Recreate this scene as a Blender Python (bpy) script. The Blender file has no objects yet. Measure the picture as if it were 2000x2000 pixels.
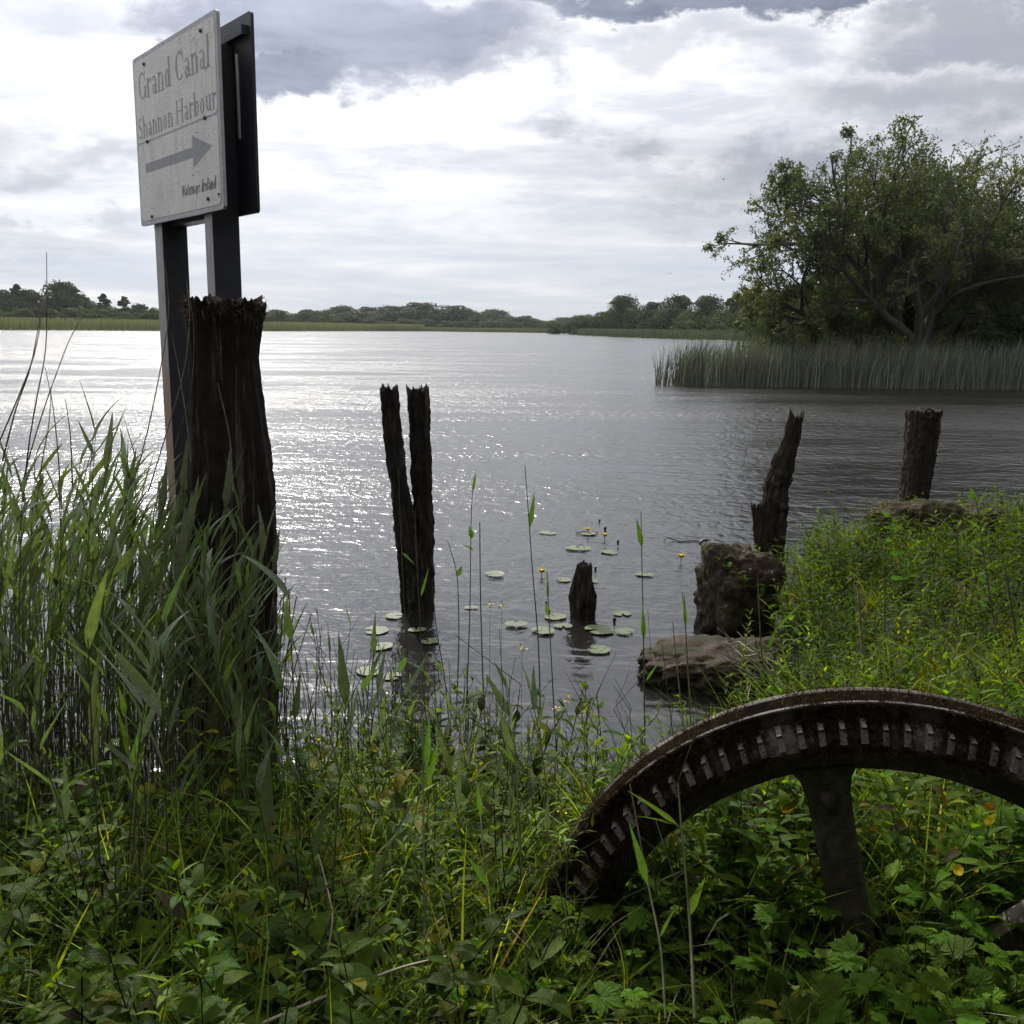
import bpy, math, random
import numpy as np
from mathutils import Matrix, Vector, noise

# ------------------------------------------------------------------ camera, world, sun
S = bpy.context.scene
COL = S.collection
F = 1921.0
PITCH, ROLL, EYE = math.radians(10.58), math.radians(0.7), 1.9
def Rx(a):
    c, s = math.cos(a), math.sin(a); return np.array([[1, 0, 0], [0, c, -s], [0, s, c]])
def Rz(a):
    c, s = math.cos(a), math.sin(a); return np.array([[c, -s, 0], [s, c, 0], [0, 0, 1.0]])
RC = Rx(math.pi/2 - PITCH) @ Rz(ROLL)
def ray(px, py): return RC @ np.array([(px-1000)/F, (1000-py)/F, -1.0])
def P(px, py, d):
    r = ray(px, py); return np.array([0, 0, EYE]) + r*(d/r[1])
def PZ(px, py, z):
    r = ray(px, py); return np.array([0, 0, EYE]) + r*((z-EYE)/r[2])

cam_d = bpy.data.cameras.new('camera'); cam = bpy.data.objects.new('camera', cam_d); COL.objects.link(cam)
cam_d.lens = 36*F/2000; cam_d.sensor_width = 36; cam_d.clip_start = 0.02; cam_d.clip_end = 5000
M4 = Matrix.Identity(4)
for i in range(3):
    for j in range(3): M4[i][j] = RC[i][j]
M4.translation = (0, 0, EYE); cam.matrix_world = M4
S.camera = cam
S.view_settings.view_transform = 'Standard'; S.view_settings.look = 'None'
S.view_settings.exposure = 0.0; S.view_settings.gamma = 1.0; S.view_settings.use_curve_mapping = False
S.render.resolution_x = S.render.resolution_y = 1024
S.cycles.max_bounces = 8; S.cycles.transparent_max_bounces = 8
S.cycles.sample_clamp_indirect = 6.0

SUN_AZ, SUN_EL = math.radians(-18), math.radians(37)     # left and ahead of the camera
SUN_STRENGTH, SKY_STRENGTH = 4.0, 0.10

W = bpy.data.worlds.new('World'); S.world = W; W.use_nodes = True
nt = W.node_tree; nt.nodes.clear()
def nmath(nt, op, a, b=None, c=None, clamp=False):
    n = nt.nodes.new('ShaderNodeMath'); n.operation = op; n.use_clamp = clamp
    for k, v in enumerate((a, b, c)):
        if v is None: continue
        if isinstance(v, (int, float)): n.inputs[k].default_value = v
        else: nt.links.new(v, n.inputs[k])
    return n.outputs[0]
def nnoise(nt, vec, scale, detail=4, rough=0.55, dist=0.0, dim='3D'):
    n = nt.nodes.new('ShaderNodeTexNoise'); n.noise_dimensions = dim
    n.inputs['Scale'].default_value = scale; n.inputs['Detail'].default_value = detail
    n.inputs['Roughness'].default_value = rough; n.inputs['Distortion'].default_value = dist
    if vec is not None: nt.links.new(vec, n.inputs['Vector'])
    return n.outputs[0]
def nramp(nt, fac, stops, interp='LINEAR'):
    n = nt.nodes.new('ShaderNodeValToRGB'); n.color_ramp.interpolation = interp
    e = n.color_ramp.elements
    while len(e) < len(stops): e.new(0.5)
    for k, (p, c) in enumerate(stops):
        e[k].position = p; e[k].color = (*c, 1) if len(c) == 3 else c
    nt.links.new(fac, n.inputs[0]); return n.outputs[0]
def nmix(nt, fac, a, b, mode='MIX'):
    n = nt.nodes.new('ShaderNodeMix'); n.data_type = 'RGBA'; n.blend_type = mode
    if isinstance(fac, (int, float)): n.inputs[0].default_value = fac
    else: nt.links.new(fac, n.inputs[0])
    for k, v in ((6, a), (7, b)):
        if isinstance(v, tuple): n.inputs[k].default_value = (*v, 1) if len(v) == 3 else v
        else: nt.links.new(v, n.inputs[k])
    return n.outputs[2]
def nmap(nt, vec, scale=(1, 1, 1), loc=(0, 0, 0), rot=(0, 0, 0)):
    n = nt.nodes.new('ShaderNodeMapping'); n.inputs['Scale'].default_value = scale
    n.inputs['Location'].default_value = loc; n.inputs['Rotation'].default_value = rot
    nt.links.new(vec, n.inputs['Vector']); return n.outputs[0]

tc = nt.nodes.new('ShaderNodeTexCoord').outputs['Generated']
sx = nt.nodes.new('ShaderNodeSeparateXYZ'); nt.links.new(tc, sx.inputs[0])
X, Y, Z = sx.outputs
zc = nmath(nt, 'MAXIMUM', Z, 0.0)
den = nmath(nt, 'ADD', zc, 0.13)
cx = nt.nodes.new('ShaderNodeCombineXYZ')
nt.links.new(nmath(nt, 'DIVIDE', X, den), cx.inputs[0]); nt.links.new(nmath(nt, 'DIVIDE', Y, den), cx.inputs[1])
pv = cx.outputs[0]
el = nmath(nt, 'ARCSINE', Z)
az = nmath(nt, 'ARCTAN2', X, Y)
w1 = nmath(nt, 'SUBTRACT', nnoise(nt, nmap(nt, tc, (1, 1, 2.0)), 5.5, 8, 0.62), 0.5)
w2 = nmath(nt, 'SUBTRACT', nnoise(nt, nmap(nt, tc, (1, 1, 1.8), (5, 3, 1)), 7.5, 9, 0.64), 0.5)
azw = nmath(nt, 'MULTIPLY_ADD', w1, 0.34, az)
elw = nmath(nt, 'MULTIPLY_ADD', w2, 0.15, el)
def blob(px, py, rx, ry, amp, soft=0.75):
    r = ray(px, py); r = r/np.linalg.norm(r)
    a0, e0 = math.atan2(r[0], r[1]), math.asin(r[2])
    u = nmath(nt, 'DIVIDE', nmath(nt, 'SUBTRACT', azw, a0), rx/F)
    v = nmath(nt, 'DIVIDE', nmath(nt, 'SUBTRACT', elw, e0), ry/F)
    d = nmath(nt, 'SQRT', nmath(nt, 'ADD', nmath(nt, 'MULTIPLY', u, u), nmath(nt, 'MULTIPLY', v, v)))
    m = nt.nodes.new('ShaderNodeMapRange'); m.interpolation_type = 'SMOOTHSTEP'
    nt.links.new(d, m.inputs[0]); m.inputs[1].default_value = 1+soft*0.75; m.inputs[2].default_value = 1-soft
    m.inputs[3].default_value = 0; m.inputs[4].default_value = amp
    return m.outputs[0]
blobs = [(700, 50, 360, 95, 0.95, 0.45), (620, 140, 180, 48, 1.0, 0.4), (860, 115, 190, 48, 0.75, 0.5), (130, 10, 240, 60, 0.5), (330, 60, 130, 40, 0.5),
         (1500, -5, 560, 34, 1.0, 0.4), (1930, 50, 220, 46, 0.7, 0.5), (1590, 330, 330, 50, 0.62, 0.6), (1110, 250, 90, 30, 0.5), (1400, 400, 200, 24, 0.5),
         (1300, 90, 280, 34, 0.4), (180, 310, 150, 30, 0.4), (30, 330, 70, 22, 0.45), (1900, 170, 280, 50, 0.55), (60, 455, 230, 20, 0.55, 0.5),
         (1480, 440, 300, 26, 0.35), (430, -170, 700, 110, 0.8), (1500, -260, 900, 120, 0.65), (-500, 200, 350, 60, 0.6), (2600, 250, 350, 70, 0.6)]
dark = None
for b in blobs:
    o = blob(*b)
    dark = o if dark is None else nmath(nt, 'MAXIMUM', dark, o)
n1 = nnoise(nt, nmap(nt, pv, (0.55, 1.0, 1), (3.1, 0.4, 0)), 1.5, 8, 0.6, 0.5)
grey = nramp(nt, n1, [(0.42, (0, 0, 0)), (0.74, (1, 1, 1))], 'EASE')
cl = nmix(nt, grey, (0.90, 0.90, 0.915), (0.58, 0.595, 0.66))
n3 = nnoise(nt, nmap(nt, tc, (1, 1, 4)), 9.0, 7, 0.65, 0.3)
cl = nmix(nt, nmath(nt, 'MULTIPLY', nramp(nt, n3, [(0.42, (0, 0, 0)), (0.68, (1, 1, 1))], 'EASE'), 0.8), cl, (0.58, 0.60, 0.69))
dn = nramp(nt, n3, [(0.35, (0.155, 0.175, 0.24)), (0.68, (0.27, 0.295, 0.365))])
cl = nmix(nt, dark, cl, dn)
# low sky: pale blue gaps between flat streaks
cx2 = nt.nodes.new('ShaderNodeCombineXYZ')
nt.links.new(nmath(nt, 'MULTIPLY', az, 3.0), cx2.inputs[0]); nt.links.new(nmath(nt, 'MULTIPLY', el, 34.0), cx2.inputs[1])
n4 = nnoise(nt, cx2.outputs[0], 1.0, 6, 0.6, 0.4)
lowm = nt.nodes.new('ShaderNodeMapRange'); lowm.interpolation_type = 'SMOOTHSTEP'
nt.links.new(el, lowm.inputs[0]); lowm.inputs[1].default_value = 0.16; lowm.inputs[2].default_value = 0.03
lowc = nramp(nt, n4, [(0.40, (0.60, 0.69, 0.83)), (0.54, (0.78, 0.83, 0.92)), (0.66, (1.05, 1.06, 1.10))])
cl = nmix(nt, nmath(nt, 'MULTIPLY', lowm.outputs[0], 0.88), cl, lowc)
skyt = nt.nodes.new('ShaderNodeTexSky'); skyt.sky_type = 'NISHITA'; skyt.sun_disc = False
skyt.sun_elevation = SUN_EL; skyt.sun_rotation = SUN_AZ
# overcast sky: luminance rises steadily from the horizon to the zenith
rise = nmath(nt, 'MULTIPLY_ADD', zc, 1.35, 0.84)
# thin cloud glows round the veiled sun, same direction as the sun lamp
vd = nt.nodes.new('ShaderNodeVectorMath'); vd.operation = 'DOT_PRODUCT'; nt.links.new(tc, vd.inputs[0])
vd.inputs[1].default_value = (math.sin(SUN_AZ)*math.cos(SUN_EL), math.cos(SUN_AZ)*math.cos(SUN_EL), math.sin(SUN_EL))
au = nmath(nt, 'POWER', nmath(nt, 'MAXIMUM', vd.outputs['Value'], 0.0), 14.0)
rise = nmath(nt, 'MULTIPLY', rise, nmath(nt, 'MULTIPLY_ADD', au, 1.8, 0.97))
cr = nt.nodes.new('ShaderNodeCombineXYZ')
for k_ in range(3): nt.links.new(rise, cr.inputs[k_])
cl = nmix(nt, 1.0, cl, cr.outputs[0], 'MULTIPLY')
bg1 = nt.nodes.new('ShaderNodeBackground'); nt.links.new(skyt.outputs[0], bg1.inputs[0]); bg1.inputs[1].default_value = SKY_STRENGTH
bg2 = nt.nodes.new('ShaderNodeBackground'); nt.links.new(cl, bg2.inputs[0]); bg2.inputs[1].default_value = 1.0
mx = nt.nodes.new('ShaderNodeMixShader'); mx.inputs[0].default_value = 0.93
nt.links.new(bg1.outputs[0], mx.inputs[1]); nt.links.new(bg2.outputs[0], mx.inputs[2])
wo = nt.nodes.new('ShaderNodeOutputWorld'); nt.links.new(mx.outputs[0], wo.inputs[0])

sl = bpy.data.lights.new('sun', 'SUN'); sl.energy = SUN_STRENGTH; sl.angle = math.radians(0.9); sl.color = (1.0, 0.95, 0.86)
so = bpy.data.objects.new('sun', sl); COL.objects.link(so)
sd = Vector((math.sin(SUN_AZ)*math.cos(SUN_EL), math.cos(SUN_AZ)*math.cos(SUN_EL), math.sin(SUN_EL)))
so.rotation_euler = sd.to_track_quat('Z', 'Y').to_euler(); so.location = (-20, 10, 30)

# ------------------------------------------------------------------ mesh helpers
class Geo:
    """quads only; vertex colour per point; material index per face"""
    def __init__(s): s.V = []; s.Q = []; s.C = []; s.M = []; s.n = 0
    def add(s, V, Q, C=(1, 1, 1), mi=0):
        V = np.asarray(V, float).reshape(-1, 3); Q = np.asarray(Q, int).reshape(-1, 4)
        C = np.asarray(C, float)
        if C.ndim == 1: C = np.tile(C, (len(V), 1))
        s.V.append(V); s.Q.append(Q + s.n); s.C.append(C); s.n += len(V)
        mi = np.full(len(Q), mi) if np.isscalar(mi) else np.asarray(mi); s.M.append(mi)
    def addg(s, g, R=None, t=(0, 0, 0), sc=1.0, tint=None):
        V, Q, C, M = g.arr(); V = V*sc
        if R is not None: V = V @ np.asarray(R).T
        s.add(V + np.asarray(t), Q, C if tint is None else C*np.asarray(tint), M)
    def arr(s): return np.concatenate(s.V), np.concatenate(s.Q), np.concatenate(s.C), np.concatenate(s.M)
    def mesh(s, name, mats, smooth=True):
        V, Q, C, M = s.arr(); me = bpy.data.meshes.new(name)
        me.vertices.add(len(V)); me.vertices.foreach_set('co', V.astype(np.float32).ravel())
        me.loops.add(len(Q)*4); me.loops.foreach_set('vertex_index', Q.astype(np.int32).ravel())
        me.polygons.add(len(Q)); me.polygons.foreach_set('loop_start', (np.arange(len(Q))*4).astype(np.int32))
        me.polygons.foreach_set('material_index', M.astype(np.int32))
        me.polygons.foreach_set('use_smooth', np.full(len(Q), bool(smooth)))
        for m in (mats if isinstance(mats, (list, tuple)) else [mats]): me.materials.append(m)
        a = me.color_attributes.new('Col', 'FLOAT_COLOR', 'POINT')
        a.data.foreach_set('color', np.hstack([C, np.ones((len(C), 1))]).astype(np.float32).ravel())
        me.update(calc_edges=True); me.validate(); return me
def link(name, me, parent=None, loc=(0, 0, 0), rz=0.0, label=None, cat=None, group=None, kind=None):
    o = bpy.data.objects.new(name, me); COL.objects.link(o); o.location = loc; o.rotation_euler = (0, 0, rz)
    if parent is not None: o.parent = parent
    if label: o['label'] = label
    if cat: o['category'] = cat
    if group: o['group'] = group
    if kind: o['kind'] = kind
    return o
def copy_thing(root, loc, rot=(0, 0, 0), sc=1.0, label=None, group=None):
    r = root.copy(); COL.objects.link(r); r.location = loc; r.rotation_euler = rot; r.scale = (sc, sc, sc)
    if label: r['label'] = label
    if group: r['group'] = group
    for ch in list(root.children):
        c = ch.copy(); COL.objects.link(c); c.parent = r
        for g in ch.children:
            d = g.copy(); COL.objects.link(d); d.parent = c
    return r
def tube(pts, rad, sides=5, cap=False):
    pts = np.asarray(pts, float); n = len(pts); rad = np.broadcast_to(np.asarray(rad, float), (n,))
    T = np.gradient(pts, axis=0); T /= np.linalg.norm(T, axis=1)[:, None] + 1e-12
    ref = np.array([0.13, 0.21, 0.97]) if abs(T[:, 2]).mean() < 0.8 else np.array([0.97, 0.2, 0.1])
    A = np.cross(T, ref); A /= np.linalg.norm(A, axis=1)[:, None] + 1e-12; B = np.cross(T, A)
    th = np.arange(sides)*2*math.pi/sides
    V = pts[:, None] + rad[:, None, None]*(A[:, None]*np.cos(th)[None, :, None] + B[:, None]*np.sin(th)[None, :, None])
    i = np.arange(n-1)[:, None]*sides; j = np.arange(sides)[None]; k = (j+1) % sides
    Q = np.stack([i+j, i+k, i+sides+k, i+sides+j], -1).reshape(-1, 4)
    return V.reshape(-1, 3), Q
def strip(L, wid, e0, bend, n=5, fold=0.25, twist=0.0, curve=0.0):
    """leaf blade from origin heading +X. wid(t) half width. 3 verts per row"""
    t = np.linspace(0, 1, n+1); el_ = e0 - bend*t; azi = curve*t
    dx = np.cos(el_)*np.cos(azi); dy = np.cos(el_)*np.sin(azi); dz = np.sin(el_); ds = L/n
    mid = np.stack([np.cumsum(np.r_[0, dx[:-1]]), np.cumsum(np.r_[0, dy[:-1]]), np.cumsum(np.r_[0, dz[:-1]])], 1)*ds
    T = np.stack([dx, dy, dz], 1); side = np.stack([-np.sin(azi), np.cos(azi), 0*t], 1); up = np.cross(T, side)
    tw = twist*t; s2 = side*np.cos(tw)[:, None] + up*np.sin(tw)[:, None]; u2 = np.cross(T, s2)
    w = np.maximum([wid(a) for a in t], 0.0004)[:, None]
    l = mid + s2*w + u2*w*fold; r = mid - s2*w + u2*w*fold
    V = np.stack([l, mid, r], 1).reshape(-1, 3)
    i = np.arange(n)*3
    Q = np.concatenate([np.stack([i, i+1, i+4, i+3], 1), np.stack([i+1, i+2, i+5, i+4], 1)])
    return V, Q
def blade(L, w0, e0, bend, n=4, curve=0.0, twist=0.0):
    t = np.linspace(0, 1, n+1); el_ = e0 - bend*t; azi = curve*t
    dx = np.cos(el_)*np.cos(azi); dy = np.cos(el_)*np.sin(azi); dz = np.sin(el_); ds = L/n
    mid = np.stack([np.cumsum(np.r_[0, dx[:-1]]), np.cumsum(np.r_[0, dy[:-1]]), np.cumsum(np.r_[0, dz[:-1]])], 1)*ds
    T = np.stack([dx, dy, dz], 1); side = np.stack([-np.sin(azi), np.cos(azi), 0*t], 1); up = np.cross(T, side)
    tw = twist*t+0.2; s2 = side*np.cos(tw)[:, None] + up*np.sin(tw)[:, None]
    w = (w0*(1-t**1.6)+0.0004)[:, None]
    V = np.stack([mid+s2*w, mid-s2*w], 1).reshape(-1, 3); i = np.arange(n)*2
    return V, np.stack([i, i+1, i+3, i+2], 1)
def scatter(g, protos, pos, rz, sc, tint, tilt=None, rng=None):
    pos = np.asarray(pos); which = rng.integers(0, len(protos), len(pos))
    for k, p in enumerate(protos):
        I = np.where(which == k)[0]
        if not len(I): continue
        V, Q, C, M = p.arr(); c, s = np.cos(rz[I]), np.sin(rz[I])
        x = V[None, :, 0]*sc[I, None]; y = V[None, :, 1]*sc[I, None]; z = V[None, :, 2]*sc[I, None]
        X_ = x*c[:, None]-y*s[:, None]; Y_ = x*s[:, None]+y*c[:, None]
        if tilt is not None: X_ = X_ + z*tilt[I, 0:1]; Y_ = Y_ + z*tilt[I, 1:2]
        VV = np.stack([X_, Y_, z], -1) + pos[I][:, None]
        QQ = Q[None] + (np.arange(len(I))*len(V))[:, None, None]
        CC = C[None]*tint[I][:, None]
        g.add(VV.reshape(-1, 3), QQ.reshape(-1, 4), CC.reshape(-1, 3), np.tile(M, len(I)))
def N(x, y=0, z=0): return noise.noise(Vector((x, y, z)))

# ------------------------------------------------------------------ materials
def mat(name):
    m = bpy.data.materials.new(name); m.use_nodes = True; t = m.node_tree
    return m, t, t.nodes['Principled BSDF'], t.nodes['Material Output']
def objc(t): return t.nodes.new('ShaderNodeTexCoord').outputs['Object']
def geop(t): return t.nodes.new('ShaderNodeNewGeometry').outputs['Position']
def bump(t, h, b, strength=1.0, dist=0.01):
    n = t.nodes.new('ShaderNodeBump'); n.inputs['Strength'].default_value = strength; n.inputs['Distance'].default_value = dist
    t.links.new(h, n.inputs['Height']); t.links.new(n.outputs[0], b.inputs['Normal'])
def leaf_mat(name, trans=0.45, rough=0.38, tr=(1.5, 1.75, 0.5), spec=0.5):
    m, t, b, out = mat(name)
    a = t.nodes.new('ShaderNodeAttribute'); a.attribute_name = 'Col'
    nz = nnoise(t, geop(t), 60, 3)
    c = nmix(t, 1.0, a.outputs[0], nramp(t, nz, [(0.3, (0.72, 0.75, 0.7)), (0.7, (1.25, 1.2, 1.25))]), 'MULTIPLY')
    t.links.new(c, b.inputs['Base Color']); b.inputs['Roughness'].default_value = rough
    b.inputs['Specular IOR Level'].default_value = spec
    bump(t, nnoise(t, geop(t), 170, 3, 0.6), b, 0.55, 0.004)
    tl = t.nodes.new('ShaderNodeBsdfTranslucent')
    t.links.new(nmix(t, 1.0, c, (*tr, 1), 'MULTIPLY'), tl.inputs[0])
    mxs = t.nodes.new('ShaderNodeMixShader'); mxs.inputs[0].default_value = trans
    t.links.new(b.outputs[0], mxs.inputs[1]); t.links.new(tl.outputs[0], mxs.inputs[2])
    t.links.new(mxs.outputs[0], out.inputs[0]); return m
M_leaf = leaf_mat('broad_leaf', 0.48, 0.40, (2.3, 2.2, 0.22), 0.05)
M_grass = leaf_mat('grass_blade', 0.42, 0.45, (2.5, 2.3, 0.3), 0.12)
M_reed = leaf_mat('reed_leaf', 0.32, 0.36, (1.3, 1.55, 0.5), 0.4)
M_tree = leaf_mat('tree_leaf', 0.30, 0.5, (1.3, 1.5, 0.5), 0.15)
M_far = leaf_mat('far_leaf', 0.2, 0.7, (1.2, 1.3, 0.6), 0.15)
M_rush = leaf_mat('rush_stem', 0.15, 0.5, (1.2, 1.3, 0.6), 0.3)
M_moss = leaf_mat('moss_strand', 0.2, 0.8, (1.1, 1.1, 0.8), 0.1)
M_pad = leaf_mat('lily_pad', 0.05, 0.5, (1.1, 1.2, 0.6), 0.25)

def wood_mat(name, dark, light, moss=0.0):
    m, t, b, out = mat(name); oc = objc(t)
    s1 = nnoise(t, nmap(t, oc, (1, 1, 0.045)), 38, 6, 0.7)
    s2 = nnoise(t, nmap(t, oc, (1, 1, 0.18)), 12, 6, 0.6)
    c = nramp(t, s1, [(0.40, dark), (0.52, tuple(1.9*v for v in dark)), (0.66, light)])
    c = nmix(t, nramp(t, s2, [(0.44, (0.15, 0.15, 0.15)), (0.60, (1, 1, 1))]), dark, c)
    if moss > 0:
        ms = nnoise(t, oc, 14, 6, 0.7)
        c = nmix(t, nramp(t, ms, [(0.62-moss*0.3, (0, 0, 0)), (0.75-moss*0.3, (1, 1, 1))]), c, (0.030, 0.026, 0.013))
    t.links.new(c, b.inputs['Base Color']); b.inputs['Roughness'].default_value = 0.85
    b.inputs['Specular IOR Level'].default_value = 0.25
    h = nmath(t, 'ADD', s1, nmath(t, 'MULTIPLY', nnoise(t, oc, 120, 4), 0.5))
    bump(t, h, b, 0.8, 0.012); return m
M_wood = wood_mat('weathered_timber', (0.014, 0.010, 0.008), (0.17, 0.145, 0.115))
M_wood2 = wood_mat('rotten_mossy_timber', (0.014, 0.011, 0.009), (0.12, 0.10, 0.08), 0.25)
M_wood3 = wood_mat('red_rotten_timber', (0.018, 0.012, 0.009), (0.10, 0.075, 0.055), 0.3)

def rock_mat(name, base, wet):
    m, t, b, out = mat(name); oc = objc(t)
    n_ = nnoise(t, oc, 9, 8, 0.7); n2_ = nnoise(t, oc, 30, 5, 0.7)
    c = nramp(t, n_, [(0.3, tuple(0.45*v for v in base)), (0.55, base), (0.72, tuple(1.5*v for v in base))])
    c = nmix(t, nramp(t, n2_, [(0.66 if wet else 0.60, (0, 0, 0)), (0.72 if wet else 0.68, (1, 1, 1))]), c, (0.15, 0.14, 0.13) if wet else (0.34, 0.33, 0.31))
    sp = t.nodes.new('ShaderNodeSeparateXYZ'); t.links.new(geop(t), sp.inputs[0])
    wl = nmath(t, 'MULTIPLY_ADD', n_, 0.10, sp.outputs[2])
    c = nmix(t, nramp(t, wl, [(0.10, (1, 1, 1)), (0.15, (0, 0, 0))]), c, (0.014, 0.011, 0.008))
    c = nmix(t, nramp(t, nnoise(t, oc, 5, 6, 0.65), [(0.44, (0, 0, 0)), (0.56, (1, 1, 1))]), c, (0.026, 0.026, 0.008))
    t.links.new(c, b.inputs['Base Color']); b.inputs['Roughness'].default_value = 0.7 if wet else 0.9; b.inputs['Specular IOR Level'].default_value = 0.12
    bump(t, nmath(t, 'ADD', n_, nmath(t, 'MULTIPLY', n2_, 0.6)), b, 0.9, 0.03); return m
M_rock = rock_mat('mossy_stone', (0.062, 0.044, 0.031), False)
M_rockw = rock_mat('wet_stone', (0.052, 0.035, 0.024), True)

def bark_mat(name='bark', base=(0.045, 0.038, 0.031)):
    m, t, b, out = mat(name); oc = objc(t)
    n_ = nnoise(t, nmap(t, oc, (1, 1, 0.3)), 10, 6, 0.7)
    t.links.new(nramp(t, n_, [(0.3, tuple(0.5*v for v in base)), (0.7, tuple(1.8*v for v in base))]), b.inputs['Base Color'])
    b.inputs['Roughness'].default_value = 0.9; bump(t, n_, b, 0.7, 0.03); return m
M_bark = bark_mat()
def straw_mat(name, c0, c1):
    m, t, b, out = mat(name); n_ = nnoise(t, geop(t), 25, 4)
    t.links.new(nramp(t, n_, [(0.35, c0), (0.65, c1)]), b.inputs['Base Color']); b.inputs['Roughness'].default_value = 0.5; return m
M_straw = straw_mat('dry_straw', (0.13, 0.10, 0.06), (0.32, 0.27, 0.19))
M_stem = straw_mat('reed_stem', (0.055, 0.065, 0.025), (0.14, 0.15, 0.06))
M_dstem = straw_mat('dark_reed_stem', (0.045, 0.040, 0.025), (0.14, 0.115, 0.07))
def plain(name, col, rough=0.5, metal=0.0, bumps=0.0, nscale=40):
    m, t, b, out = mat(name); n_ = nnoise(t, objc(t), nscale, 5, 0.65)
    t.links.new(nramp(t, n_, [(0.3, tuple(0.75*v for v in col)), (0.7, tuple(min(1, 1.15*v) for v in col))]), b.inputs['Base Color'])
    b.inputs['Roughness'].default_value = rough; b.inputs['Metallic'].default_value = metal
    if bumps: bump(t, n_, b, bumps, 0.004)
    return m
M_yellow = plain('yellow_petal', (0.80, 0.60, 0.02), 0.45)
M_black = plain('dark_bud', (0.02, 0.02, 0.015), 0.5)
M_postg = plain('shade_toned_post', (0.026, 0.027, 0.036), 0.55, 0, 0.3, 30)  # post colour darkened to stand for its shaded sides
def postface():  # post front painted paler as the lit side, browner lower down
    m, t, b, out = mat('lit_toned_post_face'); sp = t.nodes.new('ShaderNodeSeparateXYZ'); t.links.new(geop(t), sp.inputs[0])
    rust = nmath(t, 'ADD', nmath(t, 'MULTIPLY', nnoise(t, nmap(t, objc(t), (1, 1, 0.15)), 18, 5), 0.8), nmath(t, 'MULTIPLY', sp.outputs[2], -0.38))
    c = nramp(t, rust, [(-0.0, (0.33, 0.33, 0.345)), (0.02, (0.30, 0.21, 0.16))])
    f = t.nodes.new('ShaderNodeMapRange'); t.links.new(sp.outputs[2], f.inputs[0]); f.inputs[1].default_value = 2.0; f.inputs[2].default_value = 1.45
    c = nmix(t, f.outputs[0], (0.36, 0.36, 0.37), (0.30, 0.20, 0.145))
    c = nmix(t, nramp(t, nnoise(t, nmap(t, objc(t), (1, 1, 0.1)), 60, 5), [(0.5, (0, 0, 0)), (0.75, (1, 1, 1))]), c, (0.16, 0.13, 0.11))
    t.links.new(c, b.inputs['Base Color']); b.inputs['Roughness'].default_value = 0.6; return m
M_postf = postface()
M_frame = plain('galvanised_backing', (0.46, 0.46, 0.49), 0.5, 0.0, 0.1, 20)
M_letter = plain('faded_grey_vinyl', (0.33, 0.33, 0.36), 0.6, 0, 0.3, 90)
M_bolt = plain('bolt_steel', (0.12, 0.11, 0.10), 0.45, 0.6)
M_pale = plain('pale_gap_and_flake', (0.62, 0.60, 0.52), 0.6)
def signface():
    m, t, b, out = mat('peeling_white_vinyl'); oc = objc(t)
    n_ = nnoise(t, oc, 60, 8, 0.75, 0.6); n2_ = nnoise(t, nmap(t, oc, (1, 1, 0.12)), 26, 5)
    n3_ = nnoise(t, oc, 5, 5, 0.6)
    c = nmix(t, nramp(t, n2_, [(0.5, (0, 0, 0)), (0.75, (1, 1, 1))]), (0.74, 0.73, 0.69), (0.56, 0.54, 0.49))
    c = nmix(t, nramp(t, n3_, [(0.5, (0, 0, 0)), (0.72, (1, 1, 1))]), c, (0.62, 0.61, 0.56))
    c = nmix(t, nramp(t, n_, [(0.60, (0, 0, 0)), (0.64, (1, 1, 1))]), c, (0.22, 0.20, 0.18))
    t.links.new(c, b.inputs['Base Color']); b.inputs['Roughness'].default_value = 0.5
    v = t.nodes.new('ShaderNodeTexVoronoi'); v.feature = 'DISTANCE_TO_EDGE'; v.inputs['Scale'].default_value = 38
    t.links.new(nmap(t, oc, (1, 1, 1.6)), v.inputs['Vector'])
    bump(t, nmath(t, 'ADD', nmath(t, 'MULTIPLY', n_, 1.0), nmath(t, 'MULTIPLY', nramp(t, v.outputs[0], [(0, (0, 0, 0)), (0.1, (1, 1, 1))]), 0.35)), b, 0.5, 0.004)
    return m
M_sign = signface()
def iron(name, c0, c1, c2):
    m, t, b, out = mat(name); oc = objc(t); n_ = nnoise(t, oc, 7, 8, 0.7); n2_ = nnoise(t, oc, 40, 6, 0.7)
    c = nramp(t, n_, [(0.35, c0), (0.52, c1), (0.66, c2)])
    c = nmix(t, nramp(t, n2_, [(0.45, (0, 0, 0)), (0.65, (1, 1, 1))]), c, tuple(0.4*v for v in c1))
    t.links.new(c, b.inputs['Base Color']); b.inputs['Roughness'].default_value = 0.75
    bump(t, nmath(t, 'ADD', n_, nmath(t, 'MULTIPLY', n2_, 0.5)), b, 0.7, 0.008); return m
M_iron = iron('lichened_iron', (0.035, 0.025, 0.018), (0.085, 0.066, 0.05), (0.17, 0.145, 0.115))
M_iron2 = iron('pale_iron', (0.05, 0.038, 0.03), (0.12, 0.10, 0.082), (0.36, 0.33, 0.27))  # paler iron tone for teeth, flange and back ring

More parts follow.
